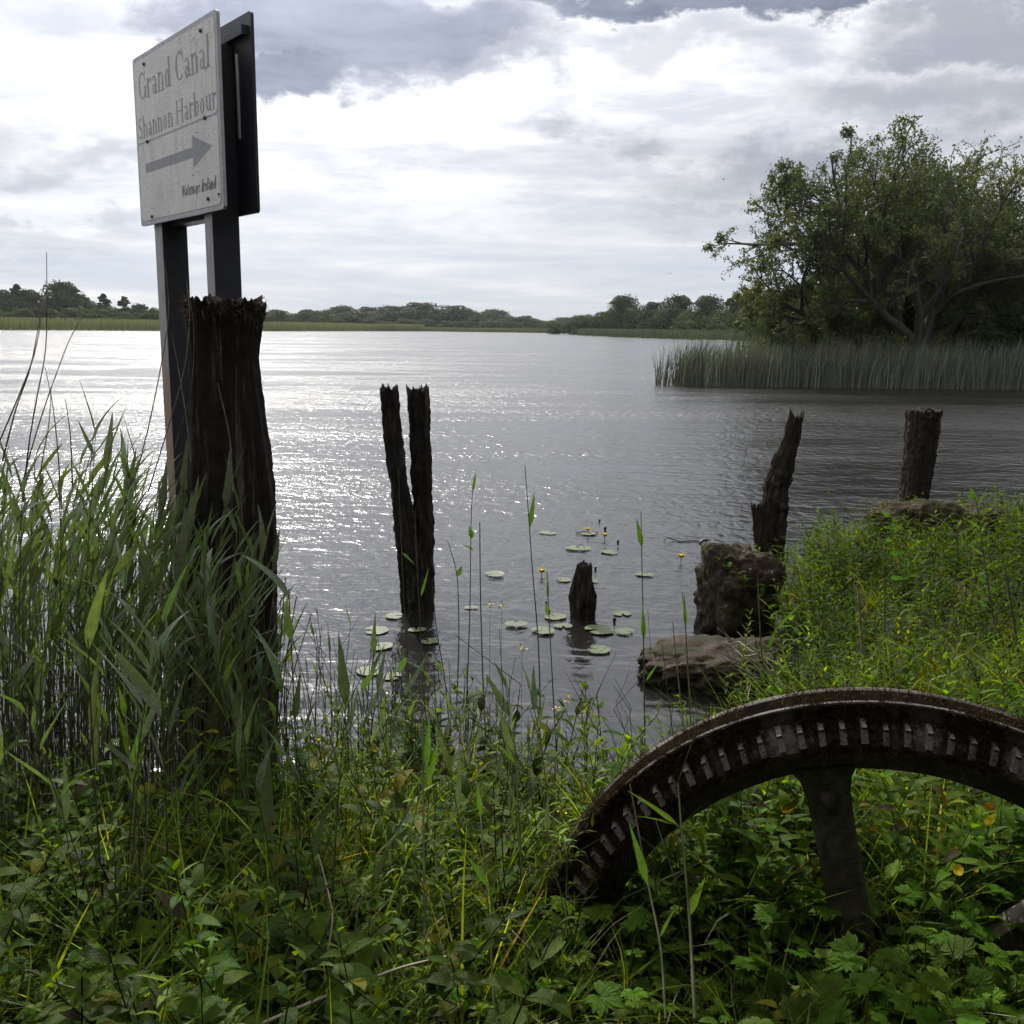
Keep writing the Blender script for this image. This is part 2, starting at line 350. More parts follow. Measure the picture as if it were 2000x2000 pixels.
def water_mat():
    m, t, b, out = mat('river_water'); p = geop(t)
    sp = t.nodes.new('ShaderNodeSeparateXYZ'); t.links.new(p, sp.inputs[0])
    dw = nmap(t, p, (0.45, 1.0, 1), (0, 0, 0), (0, 0, math.radians(-12)))
    a1 = nnoise(t, dw, 2.2, 3, 0.5, 0.3)
    a2 = nnoise(t, nmap(t, p, (1.15, 0.85, 1), (3, 7, 0), (0, 0, math.radians(15))), 5.2, 3, 0.5, 0.5)
    a3 = nnoise(t, nmap(t, p, (1.1, 0.9, 1), (9, 2, 0), (0, 0, math.radians(-30))), 14.0, 3, 0.55)
    wind = nnoise(t, nmap(t, p, (0.22, 0.6, 1), (11, 2, 0), (0, 0, 0.12)), 0.30, 6, 0.65, 1.2)
    wr = nramp(t, wind, [(0.38, (0.45, 0.45, 0.45)), (0.62, (1, 1, 1))], 'EASE')
    lee = t.nodes.new('ShaderNodeMapRange'); lee.interpolation_type = 'SMOOTHSTEP'
    t.links.new(nmath(t, 'SUBTRACT', sp.outputs[1], nmath(t, 'MULTIPLY', sp.outputs[0], 0.25)), lee.inputs[0])
    lee.inputs[1].default_value = 5.5; lee.inputs[2].default_value = 17.0; lee.inputs[3].default_value = 0.28; lee.inputs[4].default_value = 1.0
    amp = nmath(t, 'MULTIPLY', wr, lee.outputs[0])
    h = nmath(t, 'MULTIPLY', a1, 0.040)
    h = nmath(t, 'ADD', h, nmath(t, 'MULTIPLY', nmath(t, 'MULTIPLY', a2, 0.068), amp))
    h = nmath(t, 'ADD', h, nmath(t, 'MULTIPLY', nmath(t, 'MULTIPLY', a3, 0.024), amp))
    b.inputs['Base Color'].default_value = (0.010, 0.009, 0.008, 1)
    b.inputs['IOR'].default_value = 1.45
    rr = t.nodes.new('ShaderNodeMapRange'); t.links.new(nmath(t, 'MULTIPLY', amp, 1.0), rr.inputs[0])
    rr.inputs[3].default_value = 0.13; rr.inputs[4].default_value = 0.27
    t.links.new(rr.outputs[0], b.inputs['Roughness'])
    bump(t, h, b, 1.0, 1.0); return m
M_water = water_mat()
def ground_mat():
    m, t, b, out = mat('bank_soil'); p = geop(t); n_ = nnoise(t, p, 9, 7, 0.7); n2_ = nnoise(t, p, 60, 4, 0.7)
    near = nramp(t, n_, [(0.35, (0.012, 0.010, 0.007)), (0.6, (0.035, 0.028, 0.018)), (0.75, (0.03, 0.035, 0.012))])
    farc = nramp(t, nnoise(t, p, 0.05, 5), [(0.35, (0.06, 0.085, 0.025)), (0.7, (0.10, 0.12, 0.04))])
    sp = t.nodes.new('ShaderNodeSeparateXYZ'); t.links.new(p, sp.inputs[0])
    f = t.nodes.new('ShaderNodeMapRange'); t.links.new(sp.outputs[1], f.inputs[0]); f.inputs[1].default_value = 15; f.inputs[2].default_value = 40
    t.links.new(nmix(t, f.outputs[0], near, farc), b.inputs['Base Color']); b.inputs['Roughness'].default_value = 0.95
    bump(t, nmath(t, 'ADD', n_, nmath(t, 'MULTIPLY', n2_, 0.4)), b, 0.8, 0.05); return m
M_ground = ground_mat()

# ------------------------------------------------------------------ terrain and water
RIV = np.array([(-900, -30), (-60, 0.5), (-12, 2.4), (-4.5, 3.0), (-2.6, 3.2), (-1.5, 3.25), (-1.1, 3.1), (-0.7, 3.5), (-0.3, 3.55), (0.15, 3.35),
                (0.55, 3.4), (0.75, 3.85), (1.05, 4.35), (1.45, 4.9), (1.5, 5.3), (1.6, 6.0), (1.75, 6.8), (2.1, 7.7), (2.9, 8.4), (4.5, 8.9), (8, 9.2), (14, 10.5), (24, 14), (60, 22),
                (900, 60), (900, 120), (60, 38), (18.4, 36), (9, 35.8), (6.2, 36.4), (9, 46), (22, 80), (38, 120), (43, 156), (38, 205), (24, 262), (18, 305),
                (26, 345), (24, 440), (-1, 455), (-40, 470), (-52, 440), (-57, 425), (-75, 340), (-100, 270), (-124, 238), (-200, 200), (-900, 150)], float)
def sdist(x, y):
    x = np.asarray(x, float).ravel(); y = np.asarray(y, float).ravel()
    A = RIV; B = np.roll(RIV, -1, 0); best = np.full(len(x), 1e9); ins = np.zeros(len(x), bool)
    for (ax, ay), (bx, by) in zip(A, B):
        dx, dy = bx-ax, by-ay; t = np.clip(((x-ax)*dx+(y-ay)*dy)/(dx*dx+dy*dy), 0, 1)
        best = np.minimum(best, np.hypot(x-ax-t*dx, y-ay-t*dy))
        c = ((ay > y) != (by > y)); 
        with np.errstate(divide='ignore', invalid='ignore'):
            xi = (bx-ax)*(y-ay)/(by-ay if by != ay else 1e-9)+ax
        ins ^= c & (x < xi)
    return np.where(ins, -best, best)
def gz(x, y):
    x = np.asarray(x, float).ravel(); y = np.asarray(y, float).ravel(); s = sdist(x, y)
    top = np.where(y > 30, 0.55, np.where((x > 0.9) & (y > 4.2), 0.30, 0.40))
    land = top*(1-np.exp(-np.maximum(s, 0)/np.where(y > 30, 3.0, 0.55)))
    bed = -np.minimum(1.6, 0.45*np.maximum(-s, 0))
    w = 0.02*np.sin(x*5.1+y*2.3)*np.cos(y*4.3-x*1.7)+0.012*np.sin(x*13+y*9)
    return np.where(s > 0, land + w*np.minimum(s*2, 1)*(y < 30), bed)
def axis(n, lo, hi, a, c):
    t0, t1 = math.asinh((lo-c)/a), math.asinh((hi-c)/a); return c + a*np.sinh(np.linspace(t0, t1, n))
gx, gy = axis(260, -700, 700, 1.8, 0.6), axis(260, -50, 800, 2.2, 4.5)
GX, GY = np.meshgrid(gx, gy); zz = gz(GX, GY)
i = (np.arange(259)[:, None]*260 + np.arange(259)[None]).ravel()
g = Geo(); g.add(np.stack([GX.ravel(), GY.ravel(), zz], 1), np.stack([i, i+1, i+261, i+260], 1))
link('ground', g.mesh('ground', M_ground), kind='structure')
g = Geo(); xs, ys = np.linspace(-698, 698, 14), np.linspace(-49, 798, 14); XX, YY = np.meshgrid(xs, ys)
i = (np.arange(13)[:, None]*14+np.arange(13)[None]).ravel()
g.add(np.stack([XX.ravel(), YY.ravel(), 0*XX.ravel()], 1), np.stack([i, i+1, i+15, i+14], 1))
link('river_water', g.mesh('river_water', M_water), kind='structure')

# ------------------------------------------------------------------ sign
def serif_font():
    st, th, sf = 0.125, 0.045, 0.04      # stem, hairline, serif thickness
    G = {}
    def seg(p, q, w0, w1=None): return ('s', p, q, w0, w0 if w1 is None else w1)
    def vs(x, y0, y1, a=True, b=True):
        o = [seg((x, y0), (x, y1), st)]
        if a: o.append(seg((x-0.11, y0+sf/2), (x+0.11, y0+sf/2), sf))
        if b: o.append(seg((x-0.11, y1-sf/2), (x+0.07, y1-sf/2), sf))
        return o
    def arc(cx, cy, rx, ry, a0, a1, k=1.0): return [('a', cx, cy, rx, ry, a0, a1, st*k, th)]
    G['G'] = (0.78, arc(0.40, 0.5, 0.33, 0.47, 50, 320) + vs(0.68, 0.05, 0.42, False, False) + [seg((0.54, 0.42), (0.80, 0.42), sf), seg((0.655, 0.66), (0.655, 0.95), 0.03)])
    G['C'] = (0.74, arc(0.40, 0.5, 0.33, 0.47, 48, 312) + [seg((0.655, 0.66), (0.655, 0.95), 0.03)])
    G['S'] = (0.60, [('a', 0.30, 0.73, 0.20, 0.23, 40, 250, 0.09, 0.05), ('a', 0.30, 0.27, 0.22, 0.25, -140, 75, 0.10, 0.05), seg((0.20, 0.60), (0.42, 0.42), 0.13), seg((0.50, 0.72), (0.50, 0.94), 0.03), seg((0.08, 0.06), (0.08, 0.28), 0.03)])
    G['H'] = (0.86, vs(0.16, 0, 1) + vs(0.70, 0, 1) + [seg((0.16, 0.52), (0.70, 0.52), th), seg((0.59, 0.98), (0.81, 0.98), sf), seg((0.05, 0.98), (0.27, 0.98), sf)])
    G['n'] = (0.62, vs(0.15, 0, 0.66) + vs(0.46, 0, 0.45, True, False) + arc(0.32, 0.44, 0.17, 0.20, 0, 150, 0.8))
    G['r'] = (0.46, vs(0.15, 0, 0.66) + arc(0.33, 0.42, 0.15, 0.20, 40, 150, 0.8) + [seg((0.38, 0.50), (0.42, 0.62), 0.08)])
    G['a'] = (0.52, arc(0.23, 0.19, 0.15, 0.17, 0, 360, 0.8) + [seg((0.38, 0.03), (0.38, 0.50), 0.11), seg((0.38, 0.04), (0.50, 0.03), 0.05)] + arc(0.24, 0.47, 0.15, 0.17, 0, 160, 0.6))
    G['d'] = (0.60, arc(0.25, 0.32, 0.18, 0.31, 0, 360, 0.9) + vs(0.45, 0, 1, False, True) + [seg((0.45, sf/2), (0.58, sf/2), sf)])
    G['b'] = (0.60, arc(0.34, 0.32, 0.18, 0.31, 0, 360, 0.9) + vs(0.14, 0.02, 1, False, True))
    G['o'] = (0.56, arc(0.27, 0.32, 0.20, 0.31, 0, 360))
    G['h'] = (0.62, vs(0.15, 0, 1) + vs(0.46, 0, 0.45, True, False) + arc(0.32, 0.44, 0.17, 0.20, 0, 150, 0.8))
    G['l'] = (0.34, vs(0.16, 0, 1))
    G['u'] = (0.62, vs(0.15, 0.2, 0.66, False, True) + vs(0.46, 0, 0.66, False, True) + arc(0.31, 0.20, 0.17, 0.18, 180, 350, 0.8) + [seg((0.46, sf/2), (0.58, sf/2), sf)])
    i_ = 0.075
    G['W'] = (0.80, [seg((0.06, 1), (0.22, 0), i_), seg((0.22, 0), (0.40, 0.9), 0.05), seg((0.40, 0.9), (0.56, 0), i_), seg((0.56, 0), (0.76, 1), 0.05)])
    G['t'] = (0.34, [seg((0.16, 0.05), (0.16, 0.9), i_), seg((0.04, 0.62), (0.30, 0.62), 0.05)])
    G['e'] = (0.46, arc(0.22, 0.32, 0.17, 0.30, 20, 330, 0.6) + [seg((0.06, 0.34), (0.38, 0.36), 0.05)])
    G['w'] = (0.62, [seg((0.05, 0.64), (0.16, 0), i_), seg((0.16, 0), (0.30, 0.6), 0.05), seg((0.30, 0.6), (0.42, 0), i_), seg((0.42, 0), (0.56, 0.64), 0.05)])
    G['y'] = (0.46, [seg((0.06, 0.64), (0.22, 0.02), i_), seg((0.40, 0.64), (0.10, -0.28), 0.05)])
    G['s'] = (0.38, [('a', 0.18, 0.48, 0.12, 0.15, 30, 250, 0.06, 0.04), ('a', 0.18, 0.17, 0.13, 0.16, -150, 80, 0.06, 0.04)])
    G['I'] = (0.34, vs(0.17, 0, 1)); G[' '] = (0.30, [])
    return G
FONT = serif_font()
def text_geo(txt, u0, u1, base, cap, slant=0.0, y=-0.0020, bold=1.0):
    """text laid in the local x (across) / z (up) plane, facing -y"""
    tot = sum(FONT[c][0] for c in txt); k = (u1-u0)/tot; g = Geo(); x = u0; lay = 0
    for c in txt:
        wd, st = FONT[c]
        for s in st:
            lay += 1; yy = y - 0.00006*(lay % 7)
            if s[0] == 's':
                p, q = np.array(s[1]), np.array(s[2]); d = (q-p)/np.linalg.norm(q-p); nrm = np.array([-d[1], d[0]])
                pts = [p+nrm*s[3]*bold/2, p-nrm*s[3]*bold/2, q-nrm*s[4]*bold/2, q+nrm*s[4]*bold/2]; Qd = [(0, 1, 2, 3)]
            else:
                _, cx_, cy_, rx, ry, a0, a1, wt, wh = s; n = 14; pts = []; Qd = []
                for i in range(n+1):
                    a = math.radians(a0+(a1-a0)*i/n); w = (wh+(wt-wh)*abs(math.cos(a))**1.5)*bold
                    ca, sa = math.cos(a), math.sin(a)
                    pts += [(cx_+(rx)*ca, cy_+(ry)*sa), (cx_+(rx-w)*ca, cy_+(ry-w)*sa)]
                    if i < n: Qd.append((2*i, 2*i+2, 2*i+3, 2*i+1))
            V = [(x+k*(px_+slant*pz_), yy, base+cap*pz_) for px_, pz_ in pts]
            g.add(V, Qd)
        x += wd*k
    return g
def rbox(x0, x1, y0, y1, z0, z1, r=0.0, axis_=1, n=5):
    """box with corners rounded in the x-z plane, thickness along y"""
    if r <= 0:
        V = [(x, y, z) for y in (y0, y1) for x, z in ((x0, z0), (x1, z0), (x1, z1), (x0, z1))]
        return V, [(0, 1, 2, 3), (7, 6, 5, 4), (0, 4, 5, 1), (1, 5, 6, 2), (2, 6, 7, 3), (3, 7, 4, 0)]
    out = []
    for cx_, cz_, a0 in ((x1-r, z1-r, 0), (x0+r, z1-r, 90), (x0+r, z0+r, 180), (x1-r, z0+r, 270)):
        for i in range(n+1):
            a = math.radians(a0+90*i/n); out.append((cx_+r*math.cos(a), cz_+r*math.sin(a)))
    m = len(out); V = [(x, y0, z) for x, z in out]+[(x, y1, z) for x, z in out]; Q = []
    for i in range(m): j = (i+1) % m; Q.append((i, j, m+j, m+i))
    h = m//2                                           # fill the two faces with quads across the loop
    for i in range(h-1):
        a, b, c, d = i, i+1, m-2-i, m-1-i
        Q.append((a, d, c, b)); Q.append((m+a, m+b, m+c, m+d))
    return V, Q
SW, SZ0, SZ1 = 1.0885, 2.402, 3.222
def sgeo(*a, **k): g = Geo(); g.add(*rbox(*a, **k)); return g
sign = link('direction_sign', None, loc=(-1.965, 5.35, 0), rz=math.atan2(-0.7809, 0.6247),
            label='tall two-faced canal direction sign on two square posts behind the thick timber', cat='sign')
for u0, u1, z0 in ((0.137, 0.25, -0.5), (0.81, 0.905, -0.5)):
    pst = link('post', sgeo(u0, u1, 0.022, 0.148, z0, 3.14, r=0.006, n=2).mesh('sign_post', M_postg, False), sign)
    link('lit_face', sgeo(u0+0.004, u1-0.004, 0.0195, 0.0225, z0, 2.4, r=0).mesh('lit_face', M_postf, False), pst)
fp = link('front_panel', sgeo(0, SW, 0, 0.016, SZ0, SZ1, r=0.018).mesh('front_panel', M_frame, False), sign)
H_ = SZ1-SZ0
def vz(v): return SZ1 - v*H_
link('printed_plate', sgeo(0.024, SW-0.022, -0.0015, 0.0, vz(0.505), vz(0.028), r=0.03).mesh('printed_plate', M_sign, False), fp)
link('printed_plate', sgeo(0.024, SW-0.022, -0.0015, 0.0, vz(0.972), vz(0.517), r=0.03).mesh('printed_plate', M_sign, False), fp)
link('lettering', text_geo('Grand Canal', 0.07, 0.93*SW, vz(0.262), 0.165*H_).mesh('lettering', M_letter, False), fp)
link('lettering', text_geo('Shannon Harbour', 0.035, 0.975*SW, vz(0.482), 0.128*H_).mesh('lettering', M_letter, False), fp)
link('lettering', text_geo('Waterways Ireland', 0.55*SW, 0.93*SW, vz(0.885), 0.066*H_, slant=0.28, bold=2.0).mesh('lettering', M_bolt, False), fp)
g = Geo(); a0, a1, a2 = 0.11*SW, 0.70*SW, 0.905*SW
g.add([(a0, -0.002, vz(0.69)), (a1, -0.002, vz(0.69)), (a1, -0.002, vz(0.635)), (a0, -0.002, vz(0.635))], [(0, 1, 2, 3)])
g.add([(a1, -0.0021, vz(0.745)), (a2, -0.0021, vz(0.664)), (a2, -0.0021, vz(0.660)), (a1, -0.0021, vz(0.573))], [(0, 1, 2, 3)])
link('arrow', g.mesh('arrow', M_letter, False), fp)
for u, v in ((0.845, 0.065), (0.165, 0.065), (0.85, 0.508), (0.155, 0.51), (0.85, 0.93), (0.165, 0.955), (0.965, 0.92)):
    r = 0.009 if u < 0.96 else 0.005
    V, Q = tube([(u*SW, -0.010, vz(v)), (u*SW, -0.0098, vz(v)), (u*SW, 0.001, vz(v))], [0.0005, r, r], 8)
    gb = Geo(); gb.add(V, Q); link('bolt', gb.mesh('bolt', M_bolt), fp)
# blister of torn vinyl on the arrow and drips
rg = np.random.default_rng(5); g = Geo()
for k in range(60):
    u, v = rg.uniform(0.6, 1.0)*SW*0.97, rg.choice([rg.uniform(0.05, 0.3), rg.uniform(0.56, 0.9)])
    L, w = rg.uniform(0.008, 0.04), rg.uniform(0.0012, 0.004)
    a = rg.normal(0.35, 0.5); x_, z_ = u, vz(v); dx_, dz_ = L*math.cos(a), L*math.sin(a)
    if u + abs(dx_) > SW-0.03: continue
    g.add([(x_, -0.0024-k*1e-5, z_), (x_+dx_, -0.004-k*1e-5, z_+dz_), (x_+dx_, -0.006, z_+dz_+w), (x_, -0.0028-k*1e-5, z_+w)], [(0, 1, 2, 3)])
link('peeling_flakes', g.mesh('flakes', M_pale, False), fp)
bp = link('back_panel', sgeo(0.0, SW+0.01, 0.152, 0.166, SZ0-0.005, SZ1+0.02, r=0.018).mesh('back_panel', M_postg, False), sign)
link('top_rail', sgeo(0.02, SW-0.02, 0.120, 0.1505, SZ1-0.075, SZ1-0.035, r=0).mesh('top_rail', M_postg, False), sign)
link('bottom_rail', sgeo(0.02, SW-0.20, 0.060, 0.12, SZ0-0.012, SZ0+0.03, r=0).mesh('bottom_rail', M_postg, False), sign)
link('sky_gap_strip', sgeo(0.935, 0.955, 0.146, 0.151, SZ1-0.49, SZ1-0.13, r=0).mesh('sky_gap_strip', M_pale, False), sign)  # pale strip standing for sky light seen through a gap

# ------------------------------------------------------------------ timbers
def timber(rows, yaw=0.3, nth=84, nz=110, groove=0.12, fine=0.05, rag=0.05, sq=3.5, seed=0, fib=0, lump=0.0):
    """rows: list of (x, y, z, half_w, half_d) bottom to top"""
    rows = np.array(rows, float); t = np.linspace(0, 1, nz)
    zr = (rows[:, 2]-rows[0, 2])/(rows[-1, 2]-rows[0, 2]); R_ = np.stack([np.interp(t, zr, rows[:, k]) for k in range(5)], 1)
    th = np.arange(nth)*2*math.pi/nth; V = np.zeros((nz, nth, 3)); cy, sy = math.cos(yaw), math.sin(yaw)
    se = (np.abs(np.cos(th))**sq+np.abs(np.sin(th))**sq)**(-1/sq)
    top = np.array([rag*(N(2*math.cos(a)+seed, 2*math.sin(a), 7)*2.0+N(11*math.cos(a), 11*math.sin(a)+seed, 3)*0.9+N(23*math.cos(a)+seed, 23*math.sin(a), 3)*0.6) for a in th])
    for i in range(nz):
        x, y, z, a, b = R_[i]; m = 0.5*(a+b)
        for j in range(nth):
            c, s = math.cos(th[j]), math.sin(th[j])
            gr = N(c*4.5+seed, s*4.5, z*0.7)*groove*1.2 + N(c*14, s*14+seed, z*1.6)*groove*0.8 + N(c*6, s*6, z*16+seed)*fine + N(c*20, s*20, z*50+seed)*fine*0.7
            if lump: gr += N(c*1.6+seed, s*1.6, z*7)*lump + N(c*3+seed, s*3, z*22)*lump*0.7
            k = se[j]*(1+gr); lx, ly = a*c*k, b*s*k
            V[i, j] = (x+lx*cy-ly*sy, y+lx*sy+ly*cy, z+top[j]*(i/(nz-1))**6)
    rings = [V.reshape(-1, 3)]; last = V[-1].copy(); cen = last.mean(0)
    for q, kk in enumerate((0.86, 0.6, 0.3, 0.03)):
        rr = cen + (last-cen)*kk; rr[:, 2] = [last[j, 2]*kk+cen[2]*(1-kk) - (0.015+0.01*q) + rag*0.9*N(5*math.cos(th[j])*kk+seed, 5*math.sin(th[j])*kk, 1+q) for j in range(nth)]
        rings.append(rr)
    VV = np.concatenate(rings); m_ = nz+4
    i = np.arange(m_-1)[:, None]*nth; j = np.arange(nth)[None]; k = (j+1) % nth
    g = Geo(); g.add(VV, np.stack([i+j, i+k, i+nth+k, i+nth+j], -1).reshape(-1, 4))
    return g, V
def pix_rows(rows, d, depth_ratio=1.0, zs=0.9):
    out = []
    for px, py, w in rows:
        p = P(px, py, d); hw = w/2*d/F*zs
        out.append((p[0], p[1], p[2], hw, hw*depth_ratio))
    return out
def fibres(V, n, L, seed, zfrac=(0.0, 1.0), spread=0.6, wid=0.0012, fc=(0.05, 0.042, 0.026)):
    rg = np.random.default_rng(seed); g = Geo(); nz, nth = V.shape[:2]
    for _ in range(n):
        i = int(rg.uniform(*zfrac)*(nz-1)); j = rg.integers(nth); p = V[i, j]; c = V[i].mean(0); o = p-c; o[2] = 0; o /= np.linalg.norm(o)+1e-9
        l = L*rg.uniform(0.4, 1.3); d = o*spread+rg.normal(0, 0.5, 3); d /= np.linalg.norm(d)
        q1 = p+d*l*0.5; q2 = q1+(d+rg.normal(0, 0.5, 3)+np.array([0, 0, -0.4]))*l*0.4; s_ = rg.normal(0, 1, 3); s_ /= np.linalg.norm(s_); s_ *= wid
        col = np.array(fc)*rg.uniform(0.5, 1.6)
        g.add([p-o*0.003+s_, p-o*0.003-s_, q1-s_*.8, q1+s_*.8, q2-s_*.2, q2+s_*.2], [(0, 1, 2, 3), (3, 2, 4, 5)], col)
    return g

rows = pix_rows([(448, 1500, 196), (450, 1350, 190), (448, 1200, 185), (453, 1040, 168), (452, 940, 160), (445, 820, 142), (436, 700, 128), (436, 640, 134), (438, 583, 148)], 4.2, 0.9, 0.97)
g, V = timber(rows, yaw=0.35, groove=0.075, fine=0.03, rag=0.028, sq=4, seed=2, nth=150, nz=150)
bpost = link('mooring_post', g.mesh('mooring_post', M_wood), label='massive dark weathered timber post with frayed flat top beside the sign', cat='post')
link('frayed_fibres', fibres(V, 650, 0.035, 3, (0.965, 1.0), 0.2, 0.0016, (0.11, 0.085, 0.055)).mesh('fibres', M_moss), bpost, kind='stuff')

sp_ = link('split_pile', None, loc=(0, 0, 0), label='black rotten mooring pile split into two prongs standing in open water', cat='post')
A_ = pix_rows([(812, 1330, 60), (806, 1190, 48), (795, 1060, 44), (781, 950, 38), (767, 850, 36), (761, 757, 36)], 6.5, 1.1)
g, VA = timber(A_, 0.2, groove=0.11, fine=0.09, rag=0.025, seed=11, lump=0.20); link('timber_prong', g.mesh('timber_prong', M_wood2), sp_)
B_ = pix_rows([(828, 1330, 52), (825, 1190, 46), (826, 1060, 42), (825, 950, 38), (820, 850, 37), (815, 760, 38)], 6.55, 1.1)
g, VB = timber(B_, 0.5, groove=0.11, fine=0.09, rag=0.03, seed=17, lump=0.20); link('timber_prong', g.mesh('timber_prong', M_wood2), sp_)
gg = Geo()
for v_, s_ in ((VA, 1), (VB, 2)): gg.addg(fibres(v_, 500, 0.022, s_))
link('moss_tufts', gg.mesh('moss_tufts', M_moss), sp_, kind='stuff')

st_ = link('timber_stump', None, label='short black pointed stump rising from the water among lily pads', cat='stump')
g, V = timber(pix_rows([(1140, 1320, 60), (1138, 1210, 50), (1139, 1165, 50), (1139, 1125, 36), (1142, 1100, 27)], 6.4), 0.4, nth=60, nz=60, groove=0.14, fine=0.1, rag=0.010, seed=5, lump=0.14)
link('stump_wood', g.mesh('stump_wood', M_wood2), st_); link('moss_tufts', fibres(V, 400, 0.02, 9).mesh('tufts', M_moss), st_, kind='stuff')

lp = link('leaning_pile', None, label='jagged leaning pile with a short side prong behind the square stone block', cat='post')
g, V = timber(pix_rows([(1498, 1140, 60), (1502, 1085, 52), (1509, 1020, 52), (1518, 950, 44), (1530, 905, 42), (1546, 860, 28), (1556, 815, 26)], 7.0, 0.9), 0.3, groove=0.2, fine=0.09, rag=0.04, seed=23, lump=0.24)
link('timber_shaft', g.mesh('timber_shaft', M_wood3), lp); fb = fibres(V, 300, 0.02, 4)
g, V = timber(pix_rows([(1492, 1130, 30), (1488, 1070, 28), (1483, 1020, 24), (1478, 985, 22)], 6.95), 0.3, nth=50, nz=50, groove=0.22, fine=0.1, rag=0.03, seed=29, lump=0.14)
link('side_prong', g.mesh('side_prong', M_wood3), lp); fb.addg(fibres(V, 120, 0.02, 5)); link('moss_tufts', fb.mesh('tufts', M_moss), lp, kind='stuff')

hp = link('far_pile', None, label='thick square pile with a knot hole near its top, farthest to the right', cat='post')
g, V = timber(pix_rows([(1768, 1110, 56), (1778, 1010, 50), (1788, 940, 54), (1797, 880, 56), (1806, 800, 64)], 9.0), 0.25, groove=0.10, fine=0.07, rag=0.015, seed=31, lump=0.07)
link('pile_shaft', g.mesh('pile_shaft', M_wood3), hp)
c_ = P(1814, 808, 8.80); V_, Q_ = tube([c_+np.array([0.036*math.cos(a), 0, 0.042*math.sin(a)]) for a in np.linspace(0, 2*math.pi, 18)], 0.010, 6)
gk = Geo(); gk.add(V_, Q_); link('knot_ring', gk.mesh('knot_ring', M_wood), hp); link('moss_tufts', fibres(V, 500, 0.028, 6).mesh('tufts', M_moss), hp, kind='stuff')

# ------------------------------------------------------------------ stones
def rock(size, loc, rz=0, seed=0, rough=0.10, n=34, p=5, slope=(0, 0), taper=0.0):
    g = Geo(); sx_, sy_, sz_ = size; u = np.linspace(-1, 1, n)
    for ax in range(3):
        for sgn in (-1, 1):
            A, B = np.meshgrid(u, u); C_ = np.full_like(A, sgn); D = [None]*3; D[ax] = C_; D[(ax+1) % 3] = A; D[(ax+2) % 3] = B
            V = np.stack([d.ravel() for d in D], 1); nrm = (np.abs(V)**p).sum(1)**(1/p); V = V/nrm[:, None]
            for i in range(len(V)):
                v = V[i]; q = v*np.array([sx_, sy_, sz_]); m_ = min(size)
                d = N(*(q/m_*0.9+seed))*rough*1.6 + N(*(q/m_*2.6+seed))*rough*0.8 + N(*(q/m_*8+seed))*rough*0.35 + N(*(q/m_*22+seed))*rough*0.14
                d -= max(0, N(*(q/m_*1.3+seed+9)))*rough*0.9 + abs(N(*(q/m_*3.1+seed+4)))*rough*0.9 + abs(N(*(q/m_*9+seed+4)))*rough*0.3
                V[i] = v*(1+d)
            V = V*np.array([sx_, sy_, sz_]); V[:, 0] *= 1+taper*V[:, 2]/sz_; V[:, 2] += slope[0]*V[:, 0]+slope[1]*V[:, 1]
            i = (np.arange(n-1)[:, None]*n+np.arange(n-1)[None]).ravel(); Q = np.stack([i, i+1, i+n+1, i+n], 1)
            g.add(V, Q if sgn > 0 else Q[:, ::-1])
    c, s = math.cos(rz), math.sin(rz); g.V = [v @ np.array([[c, s, 0], [-s, c, 0], [0, 0, 1]]) + np.array(loc) for v in g.V]; return g
def link_rock(name, gm, m, **k):
    me = gm.mesh(name, m)
    import bmesh
    b = bmesh.new(); b.from_mesh(me); bmesh.ops.remove_doubles(b, verts=b.verts, dist=0.0008); bmesh.ops.recalc_face_normals(b, faces=b.faces); b.to_mesh(me); b.free(); return link(name, me, **k)
p_ = P(1490, 1185, 6.1)
link_rock('stone_block', rock((0.21, 0.27, 0.34), (1.43, 6.05, 0.25), 0.3, 3, 0.12, p=4.2, taper=0.10), M_rock, label='large upright mossy stone block with flat pale top at the water edge', cat='stone')
p_ = P(1420, 1290, 5.2)
link_rock('stone_slab', rock((0.40, 0.30, 0.15), (1.10, 5.22, 0.035), -0.35, 8, 0.13, p=4, slope=(0.16, 0.04)), M_rockw, label='low wet brown stone slab jutting into the water below the block', cat='stone')
p_ = P(1820, 1060, 7.6)
link_rock('rear_boulder', rock((0.50, 0.35, 0.24), (p_[0]+0.1, 7.7, 0.34), 0.1, 14, 0.12, p=4), M_rock, label='broad mossy boulder in the grass at the foot of the right-hand pile', cat='stone')

# ------------------------------------------------------------------ gear wheel
WC = np.array([0.877, 2.10, 0.252])
wheel = link('gear_wheel', None, loc=tuple(WC), label='old cast-iron toothed wheel half sunk in the weeds, thick with moss', cat='gear wheel', rz=math.radians(-12)); wheel.scale = (0.945, 0.945, 0.945)
def revolve(prof, n=220, a0=0, a1=360, close=True, wob=0.0):
    th = np.radians(np.linspace(a0, a1, n, endpoint=not close)); pr = np.array(prof); V = []
    for k, t in enumerate(th):
        w = 1+wob*N(t*6, 3, 1)*0.004
        V.append(np.stack([pr[:, 0]*w*math.sin(t), pr[:, 1]+0*pr[:, 0], pr[:, 0]*w*math.cos(t)], 1))
    V = np.array(V); m_ = len(prof); a = np.arange(n if close else n-1)[:, None]*m_; b = ((np.arange(n if close else n-1)+1) % n)[:, None]*m_; j = np.arange(m_)[None]; k = (j+1) % m_
    g = Geo(); g.add(V.reshape(-1, 3), np.stack([a+j, a+k, b+k, b+j], -1).reshape(-1, 4)); return g
rim = [(0.872, 0.0), (0.872, 0.010), (0.848, 0.016), (0.848, 0.058), (0.715, 0.062), (0.708, 0.055), (0.705, 0.004), (0.724, -0.004), (0.764, -0.004), (0.770, -0.052), (0.784, -0.054), (0.806, -0.040), (0.830, -0.010), (0.836, 0.0)]
